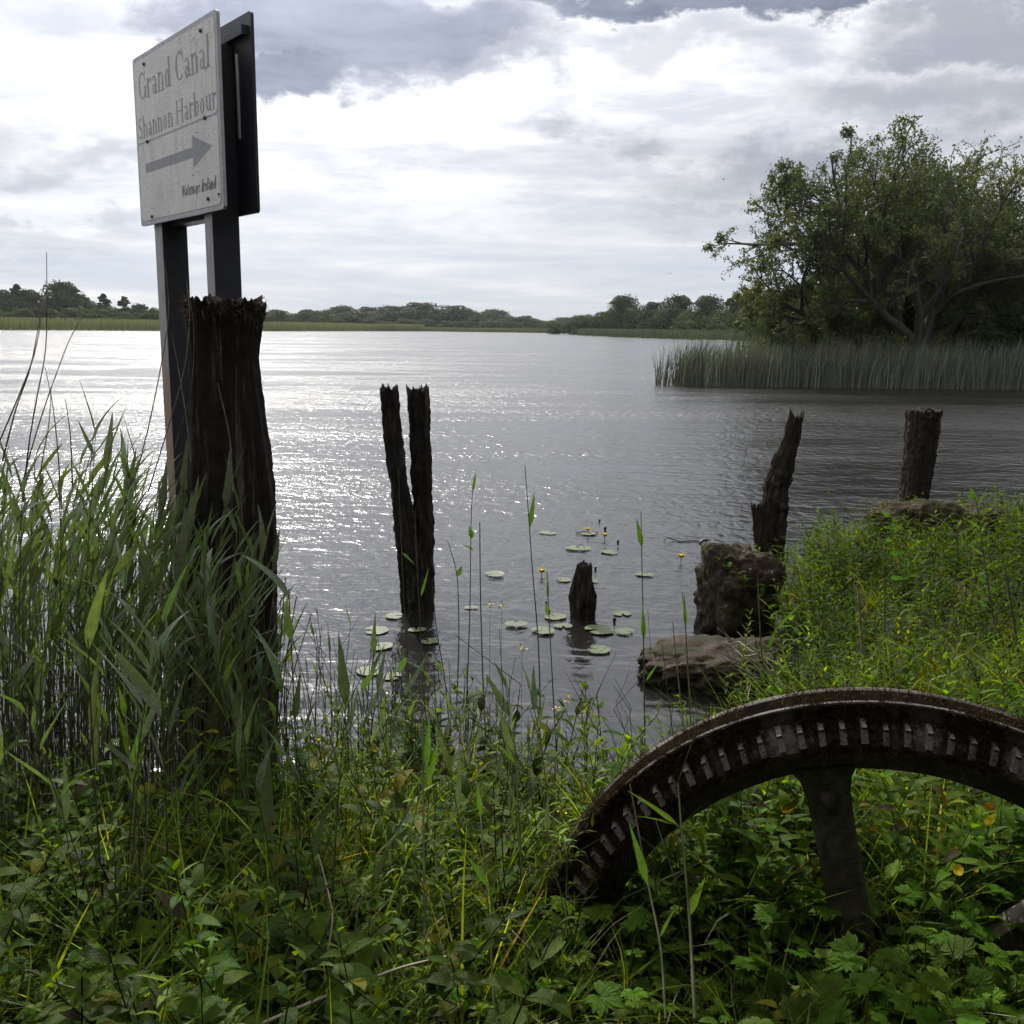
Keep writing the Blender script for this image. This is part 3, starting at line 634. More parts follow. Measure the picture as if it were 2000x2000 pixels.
link('rim', revolve(rim, wob=1).mesh('rim', M_iron, False), wheel)
link('front_flange', revolve([(0.8775, -0.004), (0.8775, 0.0085), (0.8722, 0.0085), (0.8722, -0.004)]).mesh('front_flange', M_iron2, False), wheel)
link('back_ring', revolve([(0.848, 0.0585), (0.884, 0.0585), (0.887, 0.066), (0.884, 0.080), (0.848, 0.080)]).mesh('back_ring', M_iron2, False), wheel)
def tooth():
    P0 = [(-0.010, 0.002, 0.830), (0.010, 0.002, 0.830), (0.0085, -0.046, 0.824), (-0.0085, -0.046, 0.824),
          (-0.012, -0.010, 0.797), (0.012, -0.010, 0.797), (0.0105, -0.062, 0.794), (-0.0105, -0.062, 0.794)]
    top = [(x*0.8, y-0.004, z+0.006) for x, y, z in P0[:4]]
    V = P0+top
    Q = [(8, 11, 10, 9), (0, 3, 11, 8), (3, 2, 10, 11), (2, 1, 9, 10), (1, 0, 8, 9), (4, 7, 3, 0), (7, 6, 2, 3), (6, 5, 1, 2), (5, 4, 0, 1), (4, 5, 6, 7)]
    g = Geo(); g.add(V, [q[::-1] for q in Q], (1, 1, 1), [1, 1, 1, 1, 1, 1, 1, 1, 1, 1]); return g.mesh('tooth', [M_iron, M_iron2], False)
tm = tooth()
for k in range(-25, 17):
    o = link('tooth', tm, wheel); o.rotation_euler = (0, math.radians(k*3.4+1.2), 0); w_ = 0.010*N(k*1.7, 4, 2); o.scale = (0.78+12*w_, 1+6*w_, 1+w_)
def spoke_mesh():
    g = Geo(); rows_ = [(0.02, 0.055, 0), (0.12, 0.050, 0), (0.4, 0.050, 0), (0.56, 0.050, 0), (0.64, 0.053, 0), (0.68, 0.062, 0), (0.715, 0.085, 0)]
    V = []
    for z, w, _ in rows_: V += [(-w, 0.006, z), (-w*0.8, -0.010, z), (w*0.8, -0.010, z), (w, 0.006, z), (w, 0.048, z), (-w, 0.048, z)]
    n = 6; Q = []
    for i in range(len(rows_)-1):
        for j in range(n): Q.append((i*n+j, i*n+(j+1) % n, (i+1)*n+(j+1) % n, (i+1)*n+j))
    g.add(V, Q); return g.mesh('spoke', M_iron, False)
sm = spoke_mesh()
for a in (-13, 47, 107, 167, 227, 287):
    o = link('spoke', sm, wheel); o.rotation_euler = (0, math.radians(a), 0)
    V, Q = tube([(0, -0.030, 0.635), (0, -0.028, 0.635), (0, -0.008, 0.635), (0, 0.0, 0.635)], [0.002, 0.020, 0.026, 0.028], 10)
    g = Geo(); g.add(V, Q); b_ = link('boss', g.mesh('boss', M_iron), o)
link('hub', revolve([(0.09, -0.04), (0.09, 0.07), (0.03, 0.07), (0.03, -0.04)], 40).mesh('hub', M_iron, False), wheel)
rg = np.random.default_rng(77); g = Geo(); cnt = 0
MO = []
while cnt < 62000:
    a = rg.uniform(-88, 55); dens = 0.62+1.6*N(a*0.13, 2, 0)+0.8*N(a*0.6, 5, 0) + (0.6 if a < -38 else 0)
    r = rg.uniform(0.768, 0.872)
    if r > 0.835: dens -= 0.42
    else: dens += 0.10
    if rg.random() > dens: continue
    y0 = 0.0 if r > 0.832 else -0.052*(0.832-r)/0.06
    MO.append((a, r, y0, dens)); cnt += 1
for k_ in range(16000):
    a = rg.uniform(-85, 50)
    if rg.random() < 0.45+1.5*N(a*0.17, 8, 1): MO.append((a, rg.choice([0.848, 0.878, 0.884]), rg.uniform(0.0, 0.08), 0.3))
for a, r, y0, dens in MO:
    t = math.radians(a); o = np.array([r*math.sin(t), y0, r*math.cos(t)]); out = np.array([0.35*math.sin(t), -0.8, 0.5*math.cos(t)+0.15])
    if y0 >= 0 and r > 0.84: out = np.array([math.sin(t), -0.1, math.cos(t)])
    d = out+rg.normal(0, 0.55, 3); d /= np.linalg.norm(d); L = rg.uniform(0.008, 0.024)*(1.3 if dens > 0.6 else 0.8); s_ = rg.normal(0, 1, 3); s_ /= np.linalg.norm(s_); s_ *= rg.uniform(0.0005, 0.0014)
    q1 = o+d*L*0.55; q2 = q1+(d+rg.normal(0, 0.7, 3))*L*0.5
    col = np.array([0.050, 0.028, 0.016])*rg.uniform(0.5, 1.5) if rg.random() < 0.8 else np.array([0.05, 0.05, 0.015])*rg.uniform(0.5, 1.2)
    g.add([o+s_, o-s_, q1-s_, q1+s_, q2-s_*.3, q2+s_*.3], [(0, 1, 2, 3), (3, 2, 4, 5)], col)
link('moss', g.mesh('moss', M_moss), wheel, kind='stuff')

# ------------------------------------------------------------------ plant prototypes
def rngcol(rg, base, v=0.25): return np.array(base)*(1+rg.uniform(-v, v))*np.array([1+rg.uniform(-.12, .18), 1, 1+rg.uniform(-.2, .2)])
def oval(L, w): return lambda t: w*math.sin(math.pi*min(1, t**0.75))**0.8*(1-0.15*t) if 0 < t < 1 else 0
def lance(L, w): return lambda t: w*min(1, t/0.22)**0.7*(1-max(0, t-0.22)/0.78)**0.8 if t < 1 else 0
def mint(seed, h=0.42, base=(0.050, 0.092, 0.011), lw=0.44, L0=0.052, yellow=0):
    rg = np.random.default_rng(seed); g = Geo(); lean = rg.normal(0, 0.08, 2); nn = int(h/0.045)
    pts = [np.array([lean[0]*z*z/h*2, lean[1]*z*z/h*2, z]) for z in np.linspace(0, h, 7)]
    V, Q = tube(pts, np.linspace(0.0028, 0.0012, 7), 4); g.add(V, Q, np.array([0.05, 0.055, 0.02]))
    for k in range(nn):
        f = (k+1)/nn; z = h*(0.15+0.85*f); p = np.array([lean[0]*z*z/h*2, lean[1]*z*z/h*2, z]); L = L0*(0.55+1.3*f*(1.15-f)*2)*rg.uniform(0.8, 1.2)
        if f > 0.93: L *= 0.55
        for s in (0, 1):
            a = k*math.pi/2+s*math.pi+rg.normal(0, 0.25)
            V, Q = strip(L, oval(L, L*lw*0.5*rg.uniform(.85, 1.15)), rg.uniform(0.1, 0.8)+0.4*(f > 0.9), rg.uniform(0.3, 1.3), 5, rg.uniform(0.1, 0.45), 0, rg.normal(0, 0.2))
            c = rngcol(rg, base, 0.3)
            if rg.random() < 0.05+0.45*yellow: c = rngcol(rg, (0.13, 0.15, 0.012), 0.3)
            elif rg.random() < 0.04: c = rngcol(rg, (0.045, 0.036, 0.018), 0.3)
            g.add(V @ Rz(a).T + p, Q, c)
    return g
def lobed(seed, n=6, base=(0.065, 0.12, 0.012), R=0.042):
    rg = np.random.default_rng(seed); g = Geo()
    for k in range(n):
        a = rg.uniform(0, 2*math.pi); ln = rg.uniform(0.07, 0.24); e = rg.uniform(0.7, 1.4); r_ = R*rg.uniform(0.6, 1.25)
        end = np.array([math.cos(a)*math.cos(e), math.sin(a)*math.cos(e), math.sin(e)])*ln; V, Q = tube([np.zeros(3), end*0.5+np.array([0, 0, 0.01]), end], [0.0014, 0.0012, 0.001], 3); g.add(V, Q, (0.06, 0.06, 0.025))
        c = rngcol(rg, base, 0.3); tl = rg.normal(0, 0.3, 2); RR = Rz(a) @ Rx(tl[0]) @ np.array([[math.cos(tl[1]), 0, math.sin(tl[1])], [0, 1, 0], [-math.sin(tl[1]), 0, math.cos(tl[1])]])
        for lobe, ll in ((-2.1, .62), (-1.05, .9), (0, 1.0), (1.05, .9), (2.1, .62)):
            for sub, sl_ in ((-0.32, .86), (0, 1), (0.32, .86)):
                L = r_*ll*sl_; V, Q = strip(L, lambda t, L=L: L*0.20*(0.35+t*1.2)*(1-t**4)+0.0005, 0.15, 0.5, 3, 0.15)
                V = V @ Rz(lobe+sub).T; V[:, 2] += 0.0004*(lobe*3+sub)
                g.add(V @ RR.T + end, Q, c)
    return g
def narrow(seed, h=0.5, base=(0.085, 0.135, 0.014), L0=0.062, w=0.0048, nl=30):
    rg = np.random.default_rng(seed); g = Geo(); lean = rg.normal(0, 0.10, 2)
    pf = lambda z: np.array([lean[0]*z*z/h*2, lean[1]*z*z/h*2, z])
    V, Q = tube([pf(z) for z in np.linspace(0, h, 6)], np.linspace(0.003, 0.0012, 6), 4); g.add(V, Q, (0.06, 0.07, 0.025))
    for k in range(nl):
        f = (k+1)/nl; z = h*(0.12+0.88*f); a = k*2.4+rg.normal(0, .3); L = L0*rg.uniform(0.7, 1.25)*(1.15-0.5*f)
        V, Q = strip(L, lance(L, w*rg.uniform(.8, 1.3)), rg.uniform(0.3, 1.1), rg.uniform(0.2, 1.5), 4, 0.3, 0, rg.normal(0, .3)); g.add(V @ Rz(a).T + pf(z), Q, rngcol(rg, base, 0.3))
    return g
def tuft(seed, n=14, L=0.35, w=0.0036, base=(0.085, 0.13, 0.014)):
    rg = np.random.default_rng(seed); g = Geo()
    for k in range(n):
        a = rg.uniform(0, 6.28); l = L*rg.uniform(.5, 1.3); V, Q = blade(l, w*rg.uniform(.6, 1.3), rg.uniform(0.9, 1.5), rg.uniform(0.2, 1.9), 5, rg.normal(0, .4), rg.normal(0, .8))
        c = rngcol(rg, base, 0.3) if rg.random() < 0.85 else rngcol(rg, (0.20, 0.17, 0.09), 0.3)
        g.add(V @ Rz(a).T + np.r_[rg.normal(0, .012, 2), 0], Q, c)
    return g
MINT = [mint(k, h=0.30+0.05*(k % 4)) for k in range(8)]
MINTY = [mint(40+k, h=0.36, yellow=1) for k in range(3)]
TALL = [mint(60+k, h=0.55, base=(0.062, 0.11, 0.011), lw=0.33, L0=0.075) for k in range(5)]
LOB = [lobed(k) for k in range(7)]
LOBB = [lobed(20+k, R=0.062) for k in range(4)]
NAR = [narrow(k, h=0.30+0.07*(k % 5), L0=0.07, w=0.0065) for k in range(7)]
NARD = [narrow(90+k, h=0.30+0.05*k, L0=0.085, w=0.010, nl=22, base=(0.045, 0.09, 0.012)) for k in range(5)]
TUF = [tuft(k, L=0.25+0.05*(k % 4)) for k in range(7)]
def region(rg, n, x0, x1, y0, y1, zmin=0.03, fr=0.6, dens=None):
    x = rg.uniform(x0, x1, n*3); y = rg.uniform(y0, y1, n*3); z = gz(x, y); ok = (z > zmin) & (np.abs(x) < fr*y+0.35)
    if dens is not None: ok &= rg.random(n*3) < dens(x, y)
    I = np.where(ok)[0][:n]; return np.stack([x[I], y[I], z[I]], 1)
def clump(x, y, s=1.3, o=0):                                            # smooth patchiness
    return np.clip(0.5+0.55*np.sin(x*2.1*s+o)*np.cos(y*1.7*s-o)+0.35*np.sin(x*4.7*s-y*3.1*s+o), 0.04, 1)
def clear_wheel(p, hmax):                                               # keep the strip right before the wheel low
    return ~((p[:, 1] < 2.14-0.21*(p[:, 0]-0.877)) & (p[:, 1] > 1.2) & (p[:, 0] > 0.0) & (hmax > 0.26))
def lay(g, protos, pos, rg, smin, smax, tilt=0.12, base=1.0, hcheck=None):
    n = len(pos); sc = rg.uniform(smin, smax, n)
    if hcheck is not None: k = clear_wheel(pos, sc*hcheck); pos, sc = pos[k], sc[k]; n = len(pos)
    t = 1.0*base*rg.uniform(0.5, 1.35, (n, 1))*np.array([1, 1, 1]) * (1+rg.uniform(-.12, .12, (n, 3)))
    pos = pos.copy(); pos[:, 2] -= 0.01
    scatter(g, protos, pos, rg.uniform(0, 6.28, n), sc, t, rg.normal(0, tilt, (n, 2)), rg)
rg = np.random.default_rng(101)
# left and centre broad-leaved weeds
STONES = ((1.12, 5.2, 0.50), (1.47, 6.0, 0.36), (0.95, 4.9, 0.4), (3.15, 7.5, 0.55))
def offstone(p):
    k = np.ones(len(p), bool)
    for x, y, r in STONES: k &= np.hypot(p[:, 0]-x, p[:, 1]-y) > r
    return p[k]
g = Geo()
lay(g, NAR, region(rg, 220, -3.2, 0.3, 1.15, 3.7), rg, 0.35, 0.9, 0.3, hcheck=0.5)
lay(g, LOB, region(rg, 260, -3.2, -0.5, 1.0, 3.0), rg, 0.6, 1.3, 0.2, hcheck=0.2)
lay(g, MINT, region(rg, 400, -3.2, 0.15, 1.15, 3.7, dens=lambda x, y: clump(x, y, 1.5)**1.3), rg, 0.55, 1.25, 0.28, hcheck=0.38)
lay(g, MINTY, region(rg, 70, -2.6, 0.9, 1.2, 3.6), rg, 0.6, 1.2, 0.2, hcheck=0.38)
lay(g, MINT, region(rg, 260, -3.2, 3.2, 1.1, 3.9), rg, 0.3, 0.65, 0.3, hcheck=0.38)
link('broad_leaved_weeds', g.mesh('broad_leaved_weeds', M_leaf), label='low broad-leaved green waterside weeds covering the near bank', cat='weeds', kind='stuff')
g = Geo()
lay(g, TALL, region(rg, 230, 0.35, 3.0, 2.2, 3.2, dens=lambda x, y: clump(x, y, 1.5, 2)), rg, 0.45, 0.95, 0.2, 1.35)
lay(g, NAR, region(rg, 330, 0.2, 3.0, 2.3, 4.2), rg, 0.5, 1.0, 0.2, 1.3)
link('weeds_behind_wheel', g.mesh('weeds_behind_wheel', M_leaf), label='taller leafy green weeds seen through and behind the iron wheel', cat='weeds', kind='stuff')
g = Geo()
lay(g, LOB, region(rg, 1100, -0.9, 3.0, 1.0, 3.5, dens=lambda x, y: clump(x, y, 1.6, 4)), rg, 0.6, 1.3, base=1.4, hcheck=0.2)
lay(g, LOBB, region(rg, 90, 0.5, 2.6, 1.0, 2.0), rg, 0.7, 1.1, hcheck=0.2)
link('lobed_leaf_cover', g.mesh('lobed_leaf_cover', M_leaf), label='buttercup-like lobed leaves carpeting the ground in front of the wheel', cat='ground cover', kind='stuff')
g = Geo()
lay(g, TUF, region(rg, 1300, -3.2, 3.2, 1.0, 4.2, dens=lambda x, y: np.where(x > -0.6, 1, 0.35)), rg, 0.45, 1.1, 0.3, hcheck=0.3)
lay(g, TUF, offstone(region(rg, 900, 0.55, 6.5, 3.6, 9.0, dens=lambda x, y: clump(x, y, 1.8, 3)**1.5)), rg, 0.6, 1.2, 0.25)
link('bank_grass', g.mesh('bank_grass', M_grass), label='mixed green grass tufts growing across the bank', cat='grass', kind='stuff')
g = Geo()
lay(g, NAR, offstone(region(rg, 800, 0.6, 6.5, 3.5, 8.8, dens=lambda x, y: clump(x, y, 1.1, 1))), rg, 0.5, 1.02, 0.25, 0.8)
lay(g, NARD, offstone(region(rg, 950, 0.6, 6.5, 3.5, 8.8, dens=lambda x, y: clump(x, y, 1.6, 5))), rg, 0.4, 0.95, 0.25)
lay(g, MINT, offstone(region(rg, 480, 1.0, 6.5, 3.8, 8.5, dens=lambda x, y: clump(x, y, 1.4, 2))), rg, 0.5, 1.15, 0.25, 0.9)
lay(g, TALL, offstone(region(rg, 150, 1.2, 6.0, 4.0, 7.8, dens=lambda x, y: clump(x, y, 1.9, 1))), rg, 0.45, 0.85, 0.25, 0.9)
link('promontory_herbs', g.mesh('promontory_herbs', M_leaf), label='bright narrow-leaved herbs covering the low point behind the stones', cat='weeds', kind='stuff')
HM = narrow(200, h=0.75, nl=44, L0=0.075, w=0.007); hm = HM.mesh('tall_herb', M_leaf); hm2 = narrow(201, h=0.62, nl=36, L0=0.06, w=0.006).mesh('tall_herb', M_leaf)
for k, (px, d, lab) in enumerate(((1500, 5.0, 'tall narrow-leaved herb overlapping the right side of the stone block'), (1535, 5.6, 'tall herb rising before the leaning pile'), (1590, 6.0, 'herb standing highest between the two right piles'), (1640, 6.4, 'tall herb left of the boulder'),
                                  (1700, 6.2, 'tall herb before the left end of the boulder'), (1480, 4.6, 'herb at the left edge of the grassy point'), (1850, 5.2, 'tall herb in the middle of the grassy point'), (1760, 4.7, 'tall herb above the wheel top'), (1960, 6.0, 'tall herb near the right edge'), (1620, 4.5, 'tall herb behind the thick cut stalk'))):
    x = (px-1000)/F*d; o = link('tall_herb', hm if k % 2 else hm2, loc=(x, d, float(gz(x, d)[0])-0.01), rz=k*1.3, label=lab, cat='plant'); o.rotation_euler = (0.05*math.sin(k), 0.07*math.cos(k*2), k*1.3); o.scale = [0.62+0.09*(k % 3)]*3
# straw litter
g = Geo(); UP = [tuft(300+k, n=9, L=0.42, w=0.0034, base=(0.10, 0.15, 0.014)) for k in range(5)]
lay(g, UP, region(rg, 520, -1.3, 1.3, 1.2, 3.6, dens=lambda x, y: clump(x, y, 1.7, 6)), rg, 0.5, 1.1, 0.15, 1.4, hcheck=0.4)
lay(g, NAR, region(rg, 200, -0.7, 0.8, 1.3, 3.3), rg, 0.5, 1.0, 0.2, 1.4, hcheck=0.5)
link('upright_grass', g.mesh('upright_grass', M_grass), label='upright yellow-green grass blades mixed through the centre weeds', cat='grass', kind='stuff')
# thin bare shoots standing through the weeds
g = Geo()
for p in region(rg, 150, -2.2, 0.5, 1.7, 3.6, zmin=0.0):
    h = rg.uniform(0.35, 0.85)
    if p[1] < 2.1: h *= 0.7
    V, Q = tube(np.array([[rg.normal(0, .012)*q, rg.normal(0, .01)*q, h*q/5] for q in range(6)])+p, np.linspace(0.0024, 0.0008, 6), 4); g.add(V, Q)
link('thin_shoots', g.mesh('thin_shoots', M_stem), label='thin upright leafless shoots standing through the near weeds', cat='stems', kind='stuff')
g = Geo(); pp = region(rg, 900, -3, 3, 1.0, 4.2)
for p in pp:
    a = rg.uniform(0, 6.28); L = rg.uniform(0.08, 0.45); e = rg.normal(0.12, 0.15); d = np.array([math.cos(a)*math.cos(e), math.sin(a)*math.cos(e), math.sin(e)])*L
    V, Q = tube([p+[0, 0, .01], p+d*.5+[0, 0, .02+rg.uniform(0, .04)], p+d+[0, 0, .01]], [0.0012, 0.001, 0.0006], 3); g.add(V, Q)
link('straw_litter', g.mesh('straw_litter', M_straw), label='dead pale stalks and straw lying among the weeds', cat='litter', kind='stuff')

# ------------------------------------------------------------------ reeds
def reed_leaf_mesh(seed):
    rg = np.random.default_rng(seed); L = rg.uniform(0.17, 0.29); w = rg.uniform(0.013, 0.021)
    V, Q = strip(L, lance(L, w), rg.uniform(0.9, 1.38), rg.uniform(0.0, 0.9), 8, rg.uniform(0.15, 0.5), rg.normal(0, 0.9), rg.normal(0, 0.25))
    g = Geo(); g.add(V, Q, rngcol(rg, (0.115, 0.150, 0.078), 0.25)); return g
RL = [reed_leaf_mesh(k) for k in range(14)]; RLM = [x.mesh('reed_leaf', M_reed) for x in RL]
def stem_pts(rg, h, lean=None):
    lean = rg.normal(0.05, 0.05, 2) if lean is None else lean
    return np.array([[lean[0]*z*z/h, lean[1]*z*z/h, z] for z in np.linspace(-0.25, h, 8)])
def reed_thing(seed, h, nl, label, cat, group=None):
    rg = np.random.default_rng(seed); pts = stem_pts(rg, h); V, Q = tube(pts, np.linspace(0.0040, 0.0014, 8), 5)
    g = Geo(); g.add(V, Q); r = link('reed', None, label=label, cat=cat, group=group); link('stem', g.mesh('stem', M_stem), r)
    for k in range(nl):
        z = h*(0.57+0.44*(k+0.6)/nl); x = np.interp(z, pts[:, 2], pts[:, 0]); y = np.interp(z, pts[:, 2], pts[:, 1])
        az_ = rg.normal(0.1, 0.6) + (math.pi if rg.random() < 0.18 else 0); o = link('leaf', RLM[rg.integers(14)], r, (x, y, z), az_); s_ = rg.uniform(0.75, 1.15)*(0.65+0.35*math.sin(math.pi*(k+1)/(nl+1))); o.scale = (s_, s_, s_)
    return r
rg = np.random.default_rng(7); RP = []
GL = 'leafy reeds of the bed at the left'
for k in range(10): RP.append(reed_thing(300+k, rg.uniform(1.2, 1.5), 6+k % 3, 'leafy green reed in the dense bed round the sign posts', 'reed', GL))
first = [True]*10
def bedpoint(rg):
    while True:
        y = rg.uniform(2.9, 4.7); x = -rg.uniform(0.272, 0.58)*y
        if (x < -0.28*y or rg.random() < 0.35): return x, y
for k in range(165):
    x, y = bedpoint(rg); i = k % 10; z = float(gz(x, y)[0]); z = max(z, -0.25)
    pxs = x/y*F+1000; hfac = np.interp(pxs, [0, 180, 330, 520, 560], [1.06, 1.0, 0.97, 0.95, 0.8])*rg.uniform(0.86, 1.04)
    # height measured from the water so tops line up as in a real bed
    tgt = (1.27 if pxs < 200 else 1.17)*rg.uniform(0.72, 1.06)*np.interp(pxs, [430, 540], [1, 0.86])
    s_ = (tgt-z)/1.38
    if first[i]:
        first[i] = False; RP[i].location = (x, y, z); RP[i].rotation_euler = (0, 0, rg.normal(0, .3)); RP[i].scale = (s_, s_, s_)
    else: copy_thing(RP[i], (x, y, z), (rg.normal(0, .03), rg.normal(0.02, .04), rg.normal(0, .3)), s_)
GB2 = 'sparse reeds rising out of the weeds on the near left bank'
proto = [reed_thing(340+k, 0.95, 3+k % 2, 'thin reed with few leaves rising out of the near weeds', 'reed', GB2) for k in range(5)]
for k in range(64):
    y = rg.uniform(1.9, 3.3); x = y*(rg.uniform(-0.56, -0.12) if rg.random() < 0.85 else rg.uniform(-0.12, 0.05)); z = max(float(gz(x, y)[0]), -0.1); s_ = rg.uniform(0.45, 0.95)
    if x/y > -0.2: s_ *= 0.75
    if k < 5: proto[k].location = (x, y, z); proto[k].scale = (s_, s_, s_)
    else: copy_thing(proto[k % 5], (x, y, z), (rg.normal(0, .05), rg.normal(0.0, .06), rg.uniform(0, 6.28)), s_)
# the mass behind, and the bare lower stems
g = Geo(); gl = Geo(); g2 = Geo()
for k in range(300):
    y = rg.uniform(3.0, 5.2); x = -rg.uniform(0.25, 0.66)*y; z = max(float(gz(x, y)[0]), -0.3); h = rg.uniform(0.6, 1.2)
    if -x/y < 0.29: h *= 0.75
    pts = stem_pts(rg, h); V, Q = tube(pts+[x, y, z], np.linspace(0.0038, 0.0014, 8), 4); g.add(V, Q, (1, 1, 1), 0)
    for q in range(rg.integers(0, 5)):
        zz_ = h*rg.uniform(0.66, 1.0); xx = np.interp(zz_, pts[:, 2], pts[:, 0]); yy = np.interp(zz_, pts[:, 2], pts[:, 1]); Rr = Rz(rg.normal(0, .8)+(math.pi if rg.random() < .3 else 0))
        v_, q_, c_, m_ = RL[rg.integers(14)].arr(); g.add((v_*rg.uniform(.5, 1)) @ Rr.T + [x+xx, y+yy, z+zz_], q_, c_*rg.uniform(.7, 1.1), 1)
link('reed_bed', g.mesh('reed_bed', [M_stem, M_reed]), label='dense thicket of green reeds standing in the shallows at the left', cat='reeds', kind='stuff')
g = Geo()
for k in range(620):
    y = rg.uniform(3.1, 5.4); x = -rg.uniform(0.10, 0.62)*y; z = max(float(gz(x, y)[0]), -0.3)
    if x > -0.235*y and rg.random() < 0.75: continue
    h = rg.uniform(0.35, 1.0)*(1 if x < -0.235*y else 0.6); V, Q = tube(stem_pts(rg, h, rg.normal(0, .08, 2))+[x, y, z], np.linspace(0.0034, 0.002, 8), 3); g.add(V, Q)
link('bare_reed_stalks', g.mesh('bare_reed_stalks', M_dstem), label='bare dark reed stalks packed between the leafy reeds in the water', cat='reeds', kind='stuff')
g = Geo()
for k in range(150):
    y = rg.uniform(3.4, 4.6); x = rg.uniform(-0.22, 0.04)*y; z = max(float(gz(x, y)[0]), -0.2); h = rg.uniform(0.35, 0.85)*np.interp(x/y, [-.22, -.1, .04], [1.05, 0.75, 0.6])
    pts = stem_pts(rg, h, rg.normal(0, .06, 2)); V, Q = tube(pts+[x, y, z], np.linspace(0.003, 0.0012, 8), 4); g.add(V, Q, (1, 1, 1), 0)
    for q in range(rg.integers(0, 3)):
        zz_ = h*rg.uniform(0.4, 1.0); v_, q_, c_, m_ = RL[rg.integers(14)].arr(); g.add((v_*rg.uniform(.25, .5)) @ Rz(rg.uniform(0, 6.28)).T + [x+np.interp(zz_, pts[:, 2], pts[:, 0]), y+np.interp(zz_, pts[:, 2], pts[:, 1]), z+zz_], q_, c_*1.1, 1)
link('young_reeds', g.mesh('young_reeds', [M_stem, M_reed]), label='thin short reed shoots along the water edge left of centre', cat='reeds', kind='stuff')

# single reeds traced at their own distance: top, bottom, distance, leaves [(px,py,len,kind)]
def lone(name, pts, d, r0, r1, m, label, cat, leaves=(), group=None):
    p = np.array([P(x, y, dd) for (x, y), dd in zip(pts, np.broadcast_to(d, (len(pts),)))])
    t = np.linspace(0, 1, 14); s = np.linspace(0, 1, len(p)); q = np.stack([np.interp(t, s, p[:, k]) for k in range(3)], 1)
    q[1:-1] = (q[:-2]+2*q[1:-1]+q[2:])/4
    base = q[-1].copy(); root = link(name, None, loc=tuple(base), label=label, cat=cat, group=group)
    V, Q = tube(q-base, np.linspace(r1, r0, 14), 6); g = Geo(); g.add(V, Q); link('stem', g.mesh('stem', m), root)
    for (px, py, ex, ey, w) in leaves:
        a = P(px, py, np.mean(d))-base; b = P(ex, ey, np.mean(d)-0.03)-base; L = np.linalg.norm(b-a); dv = (b-a)/L
        V, Q = strip(L, lance(L, w), 0.12, 0.24, 8, 0.5, 0.3)
        sd_ = np.cross(dv, [0, 1, 0.2]); sd_ /= np.linalg.norm(sd_); up = np.cross(sd_, dv)
        Mx = np.stack([dv, sd_*1.0, up], 1); gg = Geo(); gg.add(V @ Mx.T + a, Q, rngcol(np.random.default_rng(int(px)), (0.09, 0.15, 0.035), .15)); link('leaf', gg.mesh('leaf', M_reed), root)
    return root
lone('reed', [(1025, 908), (1031, 985), (1040, 1120), (1052, 1250), (1056, 1400), (1050, 1560)], 3.6, 0.0034, 0.0014, M_stem, 'tallest single reed in mid picture with one rolled leaf near its tip', 'reed', [(1035, 1030, 1044, 962, 0.011)])
lone('reed', [(926, 925), (920, 1000), (918, 1200), (908, 1450)], 3.7, 0.003, 0.001, M_stem, 'slim reed with tiny flag leaf just right of the split pile', 'reed', [(922, 1052, 916, 1028, 0.012), (923, 960, 930, 922, 0.006), (925, 1075, 903, 1063, 0.005)])
lone('reed', [(937, 1020), (938, 1150), (942, 1300), (950, 1480)], 3.6, 0.003, 0.002, M_stem, 'bare broken reed stalk beside the slim flagged reed', 'reed')
lone('reed', [(1252, 998), (1253, 1070), (1257, 1250), (1259, 1440), (1262, 1560)], 3.5, 0.0034, 0.0012, M_stem, 'lone reed with a bud-like leaf over a second leaf, left of the slab', 'reed', [(1254, 1068, 1243, 1012, 0.011), (1258, 1250, 1255, 1180, 0.010), (1262, 1330, 1290, 1290, 0.005)])
lone('reed', [(1068, 1118), (1072, 1200), (1080, 1350), (1090, 1520)], 3.4, 0.003, 0.0012, M_stem, 'shorter reed with a pointed side leaf, right of the tallest reed', 'reed', [(1072, 1203, 1066, 1178, 0.010), (1070, 1170, 1069, 1115, 0.005)])
lone('reed', [(874, 1055), (894, 1120), (897, 1250), (890, 1420)], 3.5, 0.0028, 0.0012, M_stem, 'bent thin reed with a small curled leaf near the water', 'reed', [(894, 1126, 902, 1105, 0.010)])
lone('reed', [(778, 912), (781, 1000), (788, 1150), (800, 1350)], 3.9, 0.0026, 0.001, M_stem, 'hair-thin reed crossing in front of the left prong of the pile', 'reed', [(786, 1080, 810, 1103, 0.005)])
lone('reed', [(811, 995), (813, 1080), (820, 1200), (826, 1350)], 3.8, 0.0028, 0.001, M_stem, 'thin reed crossing in front of the right prong of the pile', 'reed', [(822, 1165, 837, 1110, 0.006)])
lone('reed', [(845, 1145), (852, 1230), (870, 1330), (880, 1450)], 3.6, 0.0028, 0.0015, M_dstem, 'short bare reed stalk leaning right at the pile foot', 'reed')
lone('reed', [(1332, 1155), (1338, 1210), (1345, 1330), (1350, 1450)], 3.5, 0.003, 0.0012, M_stem, 'reed with slim upright leaf in front of the wet slab', 'reed', [(1340, 1225, 1336, 1158, 0.008)])
lone('reed', [(1314, 1215), (1322, 1300), (1335, 1420), (1338, 1500)], 3.4, 0.003, 0.0018, M_straw, 'dry cut reed stalk just left of the slab reed', 'reed')
lone('reed', [(827, 1410), (826, 1560), (829, 1750), (832, 1990)], [2.2, 2.1, 1.95, 1.8], 0.0036, 0.002, M_stem, 'thick straight reed rising from the bottom edge left of centre', 'reed', [(832, 1500, 838, 1400, 0.008), (833, 1530, 856, 1450, 0.010)])
